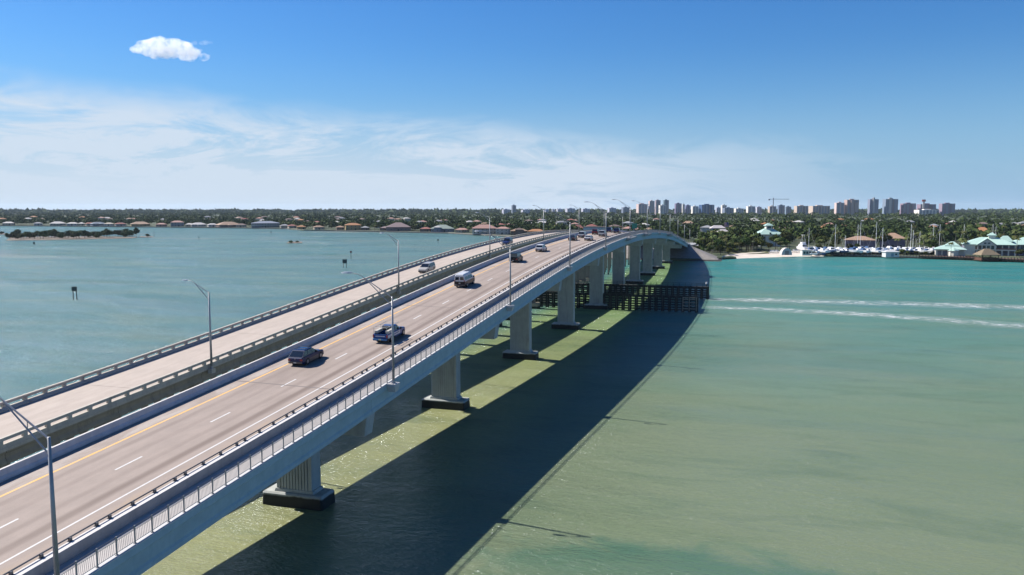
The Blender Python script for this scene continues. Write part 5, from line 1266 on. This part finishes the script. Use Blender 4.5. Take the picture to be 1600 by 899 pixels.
# ------------------------------------------------------------------ fender systems in the channel
def fender(label, u, vs, ztop, rail, gapside, nseg):
    t = thing('timber_fender', label, 'fender', (0, u, 0)); va, vb = vs
    pl = MB().box(-.22, .22, -.2, .2, -2, ztop + .25).mesh('pile', M_timber)
    n_ = int((vb - va) / 1.9)
    for i in range(n_ + 1):
        v = va + (vb - va) * i / n_; part('pile', pl, None, t, (-v, .25, 0)); part('pile', pl, None, t, (-v - .45, -.25, -.2))
    rows = int(ztop / .72)
    for k in range(rows):
        z = .35 + k * .72
        for s in range(nseg):
            a = va + (vb - va) * s / nseg; b = va + (vb - va) * (s + 1) / nseg - .06
            part('wale', MB().box(-b, -a, -.12, .12, z, z + (.44 if k < rows - 1 else .8)), M_timber, t)
    if rail:
        part('walkway', MB().box(-vb, -va, .3, 1.7, ztop - .05, ztop + .12), M_timber, t)
        r = MB()
        for h in (.55, 1.1): r.path([(-va, 1.6, ztop + h), (-vb, 1.6, ztop + h)], .05, 4)
        for i in range(n_ + 1): v = va + (vb - va) * i / n_; r.box(-v - .05, -v + .05, 1.55, 1.65, ztop, ztop + 1.12)
        part('handrail', r, M_timber, t)
    return t
f1 = fender('dark timber fender wall with a broken pale end, the one closer to the camera', 233.5, (13.9, 64), 4.4, False, 0, 8)
br = MB()
for z in (.9, 1.8, 2.7, 3.6, 4.1): br.box(-18.2, -14.0, -.45, -.28, z, z + .22)
for v in (14.2, 16.2, 18.0): br.box(-v - .1, -v + .1, -.46, -.29, .3, 4.3)
part('pale_end_frame', br, M_paletimber, f1)
f2 = fender('dark timber fender wall with a handrailed walkway on the far side of the channel', 269, (12.6, 66), 3.9, True, 0, 8)
nl = thing('navigation_light', 'small white navigation light on the outer end of the fender walkway', 'light', (-13.3, 270.2, 4.02)); part('lamp_body', MB().tube((0, 0, 0), (0, 0, .9), .14, .14, 8), M_timber, nl); part('lamp_cap', MB().tube((0, 0, .9), (0, 0, 1.5), .32, .28, 10), mat('beacon_white', (.85, .85, .85), .4), nl)
KEEPW = None
# channel markers
def marker(px, yb, yt, label, w=1.0, legs=2, board=True, m=None):
    d = 30 * 1250.3 / (yb - 325); x, y, z = pt(px, d); zt = z_at(yt, d)
    t = thing('channel_marker', label, 'channel marker', (x, y, z), YAW)
    xs = (-w * .32, w * .32) if legs == 2 else (0,)
    for a in xs: part('pile', MB().tube((a * 1.15, 0, -2), (a * .9, 0, zt - (.2 if legs == 2 else 0)), .15, .13, 7), M_timber, t)
    if board: part('board', MB().box(-w / 2, w / 2, -.28, -.14, zt - w * .9, zt), m or mat('marker_dark_green', (.015, .05, .05), .6), t)
    return t
marker(109.5, 469.5, 448.5, 'two legged channel marker with a square dark board, alone in the open bay', 1.7)
marker(537, 418.8, 405.5, 'two legged dark green channel marker nearest the old bridge rail', 2.2)
marker(547, 405.3, 392.5, 'slim single pole marker with a red top beyond the two legged green one', 1.1, 1, True, mat('marker_red', (.22, .05, .04), .6))
marker(50, 384, 378.5, 'small single marker pole before the mangrove island', 1.6, 1)
marker(684, 380.5, 374, 'single marker pole with a small board left of the silver minivan lamp', 1.3, 1)
marker(309, 375.5, 370, 'bare marker pole in mid bay east of the mangrove island', .9, 1)
marker(422.5, 367, 362, 'far marker pole in front of the blue grey colonnaded building', 1.1, 1)
marker(239, 369.8, 359.5, 'tall thin leaning pole past the tip of the mangrove island', .5, 1, False)

# mangrove islands
def island(name, pts, z, m):      # pts: (px, py) outline on the water
    V = [pt(px, 30 * 1250.3 / (py - 325), z) for px, py in pts]; V += [(a, b, c - 1.2) for a, b, c in V]; n_ = len(pts)
    mb = MB(); mb.add(V, [tuple(range(n_))] + [(i, (i + 1) % n_, n_ + (i + 1) % n_, n_ + i) for i in range(n_)])
    return prop(link_mesh(name, mb.mesh(name, m)), kind='structure')
M_mud = mat('muddy_sand', (.22, .17, .12), .95, noise=.4, nscale=.3)
island('island_ground', [(6, 376.2), (60, 375.6), (120, 374.4), (205, 372.6), (214, 370.8), (150, 369.5), (60, 370.2), (12, 371.5)], .25, M_mud)
island('sand_spit', [(214, 371.2), (236, 370.8), (238, 369.6), (218, 369.4)], .2, M_mud)
island('islet_ground', [(446, 380.6), (471, 380.2), (470, 378.2), (449, 378.0)], .25, M_mud)
island('outer_islet', [(-60, 368), (8, 366.4), (6, 364.8), (-60, 365)], .25, M_mud)
ig = 'mangroves of the long island'
for i in range(46):
    t_ = i / 45; px = 8 + 196 * t_; yb = 375.6 - 3.4 * t_ - rng.uniform(.3, 4.0) ; d = 30 * 1250.3 / (yb - 325); x, y = at_px(px, d)
    s = rng.uniform(.85, 1.3) * (.75 if t_ < .05 else 1)
    plant('mangrove', MANG, x, y, s, f'{"taller" if s > 1.15 else ("mid sized" if s > 1.0 else "low")} dark mangrove of the {["western tip", "western third", "middle", "eastern third", "eastern tip"][min(4, int(t_ * 5))]}, {"water side" if yb > 375.6 - 3.4 * t_ - 2 else "rear side"} of the island thicket', 'mangrove', ig, .1)
for px, yb, s, lab in ((151, 371, 1.25, 'taller dark mangrove crown standing above the long island thicket'), (211, 370.8, .95, 'narrow upright mangrove standing apart past the island tip'), (228, 370.6, .7, 'small mangrove on the sand spit'), (201, 369.6, .8, 'thin crowned mangrove at the very tip of the island'),
                       (453.5, 380, .55, 'small flat mangrove on the lone islet, taller half'), (463, 379.6, .38, 'lowest mangrove clump on the lone islet'), (0, 366, .8, 'mangrove of the outer islet at the photo edge'), (-12, 366, .9, 'second mangrove of the outer islet')):
    d = 30 * 1250.3 / (yb - 325); x, y = at_px(px, d); plant('mangrove', MANG, x, y, s, lab, 'mangrove', 'single mangroves in the bay', .05, s * (1.5 if 'upright' in lab else .8))

# ------------------------------------------------------------------ planting
def lay(n_, kind, protos, p0, p1, off0, off1, smin, smax, label, cat, group, tries=12):
    k = 0
    for i in range(n_ * tries):
        if k >= n_: break
        px = rng.uniform(p0, p1); d = SD(px) + rng.uniform(off0, off1)
        if not clear(px, d, 2): continue
        x, y = at_px(px, d)
        if y < 650 and -76 < x < -32: continue
        if y < 504 and -34 < x < -17: continue
        s_ = rng.uniform(smin, smax); mk = min(MARKS, key=lambda q: abs(q[0] - px))
        tier = 'front' if (d - SD(px) - off0) < (off1 - off0) * .3 else ('middle' if (d - SD(px) - off0) < (off1 - off0) * .65 else 'back')
        hh = 'low' if s_ < smin + (smax - smin) * .33 else ('mid sized' if s_ < smin + (smax - smin) * .67 else 'tall')
        side = 'just west of' if px < mk[0] - 6 else ('just east of' if px > mk[0] + 6 else 'in line with')
        plant(kind, protos, x, y, s_, f'{hh} {label} in the {tier} rows {side} {mk[1]}', cat, group, 1.3); k += 1
MARKS = [(20, 'the outer shore end'), (60, 'the grey bungalow'), (89, 'the wide white house'), (130, 'the slate blue house'), (187, 'the long red house'), (218, 'the ochre walled house'), (262, 'the pink houses'), (309, 'the white lawn house'), (356, 'the very wide tan roof'), (414, 'the blue colonnade'), (456, 'the bright red cottage'), (500, 'the point'), (551, 'the vivid orange roof'), (622, 'the mauve roof'), (665, 'the red brown roof'), (691, 'the sage roof'), (722, 'the pink cream house'), (757, 'the columned mansion'), (811, 'the arched villa'), (850, 'the lawn'), (904, 'the red pavilion roof'),
         (960, 'the bridge crest'), (1030, 'the overlooks'), (1076, 'the bridge end'), (1095, 'the concrete slope'), (1122, 'the canopy roofs'), (1139, 'the flagpole'), (1165, 'the dune grass'), (1185, 'the pavilion wood'), (1206, 'the cupola pavilion'), (1232, 'the arched tent'), (1255, 'the motor yacht'), (1291, 'the orange roof'), (1309, 'the tallest mast'), (1346, 'the marina shop'), (1373, 'the teal mast'), (1398, 'the white shed'), (1430, 'the dark palms'), (1462, 'the annex roof'), (1490, 'the annex'), (1514, 'the gable'), (1550, 'the cupola'), (1590, 'the shaded wing')]
lay(110, 'broadleaf_tree', BROAD, -15, 880, 16, 120, .65, 1.05, 'round tree', 'tree', 'trees between the far shore houses')
lay(34, 'palm_tree', PALM, 260, 880, 8, 60, .7, 1.0, 'garden palm', 'palm', 'palms in the far shore gardens')
lay(92, 'broadleaf_tree', BROAD, 1078, 1232, 42, 190, .8, 1.15, 'beach wood tree', 'tree', 'trees of the wood behind the beach')
lay(88, 'broadleaf_tree', BROAD, 1225, 1610, 62, 330, .7, 1.1, 'tree', 'tree', 'trees behind the boat yard')
for i in range(15):
    px = 1262 + 13.5 * i + rng.uniform(-3, 3)
    if 1386 < px < 1412 or px > 1462: continue
    x, y = at_px(px, SD(px) + rng.uniform(9, 16)); plant('broadleaf_tree', BROAD[1:4:2], x, y, rng.uniform(.3, .5), f'bright green bush on the boat yard edge {["just west of", "just east of"][i % 2]} {min(MARKS, key=lambda q: abs(q[0] - px))[1]}', 'bush', 'bushes along the boat yard edge', 1.0)
for px, dd, s, lab in ((1088, 26, .7, 'bushy tree at the top of the concrete slope by the bridge end'), (1098, 30, .62, 'second bushy tree above the concrete slope'), (1110, 27, .55, 'round bush at the foot of the concrete slope'), (1128, 24, .7, 'rounded shrub tree at the grassy edge of the beach'), (1140, 22, .62, 'dark shrub tree where the beach begins'), (1152, 30, .5, 'low shrub on the dune grass'),
                       (1283, 24, .6, 'trimmed green tree by the parked skiffs'), (1330, 20, .65, 'bright green tree before the tallest sailboat hull'), (1342, 20, .55, 'second bright green tree along the boat yard edge'), (1299, 22, .62, 'green tree between the skiffs and the tallest sailboat'), (1460, 34, .85, 'dark round tree between the palms and the annex'), (1598, 22, .55, 'dark bush at the corner of the shaded restaurant wing')):
    x, y = at_px(px, SD(px) + dd); plant('broadleaf_tree', BROAD, x, y, s, lab, 'tree', 'single trees along the seaward shore', 1.2)
lay(52, 'palm_tree', PALM, 1050, 1240, 34, 160, .8, 1.15, 'palm', 'palm', 'palms in the beach wood')
lay(58, 'palm_tree', PALM, 1230, 1600, 50, 230, .8, 1.15, 'palm', 'palm', 'palms behind the boat yard')
for px, dep, s, lab in ((1447, 492, 1.15, 'tall dark palm beside the pale trunked one in the boat yard'), (1443, 496, 1.0, 'pale trunked palm in front of the boats'), (1453, 505, 1.05, 'third palm of the dark boat yard group'), (1434, 512, 1.0, 'palm at the shop end of the dark boat yard group'), (1490, 470, .8, 'palm in front of the mint roofed annex'), (1510, 488, 1.05, 'palm between annex and restaurant'), (1506, 500, 1.15, 'taller palm behind the gap of annex and restaurant'),
                        (1592, 470, .9, 'palm before the shaded wing of the restaurant'), (1310, 512, 1.3, 'broad crowned palm behind the tallest mast'), (1136, 505, .9, 'palm on the grassy edge of the beach'), (1132, 498, .7, 'shorter palm on the grassy edge of the beach')):
    x, y = at_px(px, dep); plant('palm_tree', PALM, x, y, s, lab, 'palm', 'single palms along the seaward shore', 1.3)

def far_woods():
    V = []; F = []; C_ = 0
    def add(px, d, r_, h, n_):
        nonlocal C_
        x, y, z = pt(px, d, 1.5)
        u = rng.normal(size=(n_, 3)); u /= np.linalg.norm(u, axis=1)[:, None]; u[:, 2] = np.abs(u[:, 2]) * 1.0 - .25
        p = u * np.array([r_, r_, h * .5]) * rng.uniform(.7, 1.12, (n_, 1)) + np.array([x, y, z + h * .52])
        t = rng.normal(size=(n_, 3)); t /= np.linalg.norm(t, axis=1)[:, None]; b = np.cross(t, u + rng.normal(size=(n_, 3)) * .4); b /= np.linalg.norm(b, axis=1)[:, None] + 1e-6
        s = (r_ * .34 * rng.uniform(.6, 1.3, (n_, 1))); q = np.stack([p - t * s, p + b * s * .7, p + t * s, p - b * s * .7], 1).reshape(-1, 3)
        V.append(q); F.append(np.arange(C_, C_ + n_ * 4).reshape(-1, 4)); C_ += n_ * 4
    for i in range(9500):
        px = rng.uniform(-520, 1950); base = SD(px); f = rng.uniform() ** 1.5
        d = base + (35 if px < 900 else (130 if px > 1225 else 60)) + f * (3300 if i % 3 else 900)
        if d < 2200 and not clear(px, d, 1): continue
        x, y = at_px(px, d)
        if y < 660 and -76 < x < -30: continue
        big = 1 + max(0, d - 1500) / 1400
        h = rng.uniform(6.5, 12.5) * (1.12 if px > 1000 else .95); add(px, d, rng.uniform(3.4, 6.2) * big, h, 30 if d < 1300 else 20)
    for i in range(900):
        px = rng.uniform(-520, 1950); d = rng.uniform(4200, 6500); add(px, d, rng.uniform(24, 60), rng.uniform(11, 17), 16)
    me = np_mesh('distant_woodland', np.concatenate(V), np.concatenate(F), M_far)
    prop(link_mesh('distant_woodland', me), 'endless dark green woodland stretching to the horizon behind the shores', 'woodland', kind='stuff')
far_woods()

# ------------------------------------------------------------------ boat wake
def wake():
    n = NT('wake_foam'); 
    f = n.noise(.8, 7, .8, (.35, .9, 1), (1, 2, 0), .5); g = n.noise(.12, 3, .6, (1, 1, 1), (6, 2, 0))
    a = n.m('MULTIPLY', n.map(f, .42, .64), n.map(g, .3, .6, .35, 1.0))
    tc = n.t.nodes.new('ShaderNodeUVMap'); sp = n.t.nodes.new('ShaderNodeSeparateXYZ'); n.L.new(tc.outputs[0], sp.inputs[0])
    e = n.m('SUBTRACT', 1.0, n.m('ABSOLUTE', n.m('SUBTRACT', n.m('MULTIPLY', sp.outputs[1], 2), 1)))
    a = n.m('MULTIPLY', a, n.map(e, 0, .95)); ends = n.map(sp.outputs[0], 0.0, .02); a = n.m('MULTIPLY', a, ends)
    a = n.m('MULTIPLY', a, sp.outputs[2] if False else n.map(sp.outputs[0], 1.0, .85, .35, .9))
    m = n.set(Base_Color=(.95, 1.0, 1.0), Roughness=.6, Alpha=a)
    for lab, pts in (('foamy wake streak, upper of the pair trailing from the channel', [(1104, 468.6, 5.0), (1200, 470.2, 10), (1350, 474.2, 11), (1500, 478.5, 11), (1700, 485, 12)]), ('brighter foamy wake streak, lower of the pair trailing from the channel', [(1104, 481, 6), (1200, 484.5, 9), (1350, 492.5, 10), (1500, 503.2, 12), (1610, 511.5, 13), (1750, 522, 14)])):
        V = []; F = []; U = []
        P0 = [p[0] for p in pts]
        for i in range(61):
            px = P0[0] + (P0[-1] - P0[0]) * i / 60; y = np.interp(px, P0, [p[1] for p in pts]); w = np.interp(px, P0, [p[2] for p in pts])
            for k in (0, 1):
                yy = y + (w / 2 if k == 0 else -w / 2); d = 30 * 1250.3 / (yy - 325); V.append(pt(px, d, .02)); U.append((i / 60, k))
            if i: F.append((2 * i - 2, 2 * i, 2 * i + 1, 2 * i - 1))
        me = np_mesh('boat_wake', V, F, m); uv = me.uv_layers.new(name='UVMap')
        for l in me.loops: uv.data[l.index].uv = U[l.vertex_index]
        prop(link_mesh('boat_wake', me), lab, 'wake', 'pair of boat wake streaks', kind='stuff')
wake()

# ------------------------------------------------------------------ small cumulus cloud
def cumulus():
    D = 2600
    def put_cloud(px0, px1, y0, y1, label, seed, dens, lobes):
        px = (px0 + px1) / 2; py = (y0 + y1) / 2; x, y, _ = pt(px, D); zc = z_at(py, D); hw = (px1 - px0) / 2 * D / 1250.3; hh = (y1 - y0) / 2 * D / 1250.3
        bm = bmesh.new(); r = random.Random(seed)
        for (fx, fz, rr_) in lobes:
            mtx = Matrix.Translation((fx * hw, r.uniform(-.2, .2) * hw, fz * hh)) @ Matrix.Diagonal((rr_ * hw, rr_ * hw * .9, rr_ * hw * .62, 1))
            bmesh.ops.create_icosphere(bm, subdivisions=2, radius=1, matrix=mtx)
        me = bpy.data.meshes.new('cloud'); bm.to_mesh(me); bm.free()
        o = link_mesh('cloud', me, None, (x, y, zc), (0, 0, YAW)); prop(o, label, 'cloud')
        md = o.modifiers.new('r', 'REMESH'); md.mode = 'VOXEL'; md.voxel_size = hw / 22
        tx = bpy.data.textures.new('cloud_' + str(seed), 'CLOUDS'); tx.noise_scale = hw * .22; tx.noise_depth = 4
        dm = o.modifiers.new('d', 'DISPLACE'); dm.texture = tx; dm.strength = hh * .8; dm.mid_level = .5; dm.texture_coords = 'LOCAL'
        m = bpy.data.materials.new('cloud_vapour'); m.use_nodes = True; nt = m.node_tree; nt.nodes.remove(nt.nodes['Principled BSDF'])
        v = nt.nodes.new('ShaderNodeVolumePrincipled'); v.inputs['Color'].default_value = (.99, .99, 1, 1); v.inputs['Anisotropy'].default_value = .25
        tc = nt.nodes.new('ShaderNodeNewGeometry'); t = nt.nodes.new('ShaderNodeTexNoise'); t.inputs['Scale'].default_value = 5.5 / hw; t.inputs['Detail'].default_value = 5; t.inputs['Roughness'].default_value = .65
        nt.links.new(tc.outputs['Position'], t.inputs['Vector']); q = nt.nodes.new('ShaderNodeMapRange'); q.inputs[1].default_value = .40; q.inputs[2].default_value = .60; q.inputs[3].default_value = 0; q.inputs[4].default_value = dens
        nt.links.new(t.outputs[0], q.inputs[0]); nt.links.new(q.outputs[0], v.inputs['Density']); nt.links.new(v.outputs[0], nt.nodes['Material Output'].inputs['Volume'])
        me.materials.append(m)
    put_cloud(215, 335, 66, 101, 'small bright white cumulus cloud alone in the blue sky', 3, .032,
              [(-.78, .0, .20), (-.52, .22, .32), (-.22, .30, .37), (.05, .20, .36), (.3, .05, .33), (.5, -.12, .29), (.7, -.35, .23), (.86, -.55, .14), (-.38, -.1, .32), (.0, -.2, .36), (.38, -.4, .28), (-.62, -.1, .24)])
    put_cloud(-14, 8, 29, 43, 'corner of a second small white cloud at the photo edge', 5, .05, [(-.3, 0, .6), (.2, .0, .5), (.6, -.1, .35)])
    put_cloud(308, 341, 69, 79, 'faint wisp of cloud beside the small white cumulus', 8, .012, [(-.6, .0, .3), (0, .1, .32), (.5, .1, .35), (.8, .2, .2)])
cumulus()

# ------------------------------------------------------------------ air
def haze():
    m = bpy.data.materials.new('haze_air'); m.use_nodes = True; nt = m.node_tree; nt.nodes.remove(nt.nodes['Principled BSDF'])
    v = nt.nodes.new('ShaderNodeVolumePrincipled'); v.inputs['Color'].default_value = (.72, .86, 1, 1); v.inputs['Density'].default_value = 2.6e-5; v.inputs['Anisotropy'].default_value = .1
    nt.links.new(v.outputs[0], nt.nodes['Material Output'].inputs['Volume'])
    o = link_mesh('haze', MB().box(-22000, 22000, -22000, 22000, -90, 130).mesh('haze', m)); prop(o, kind='stuff')
haze()
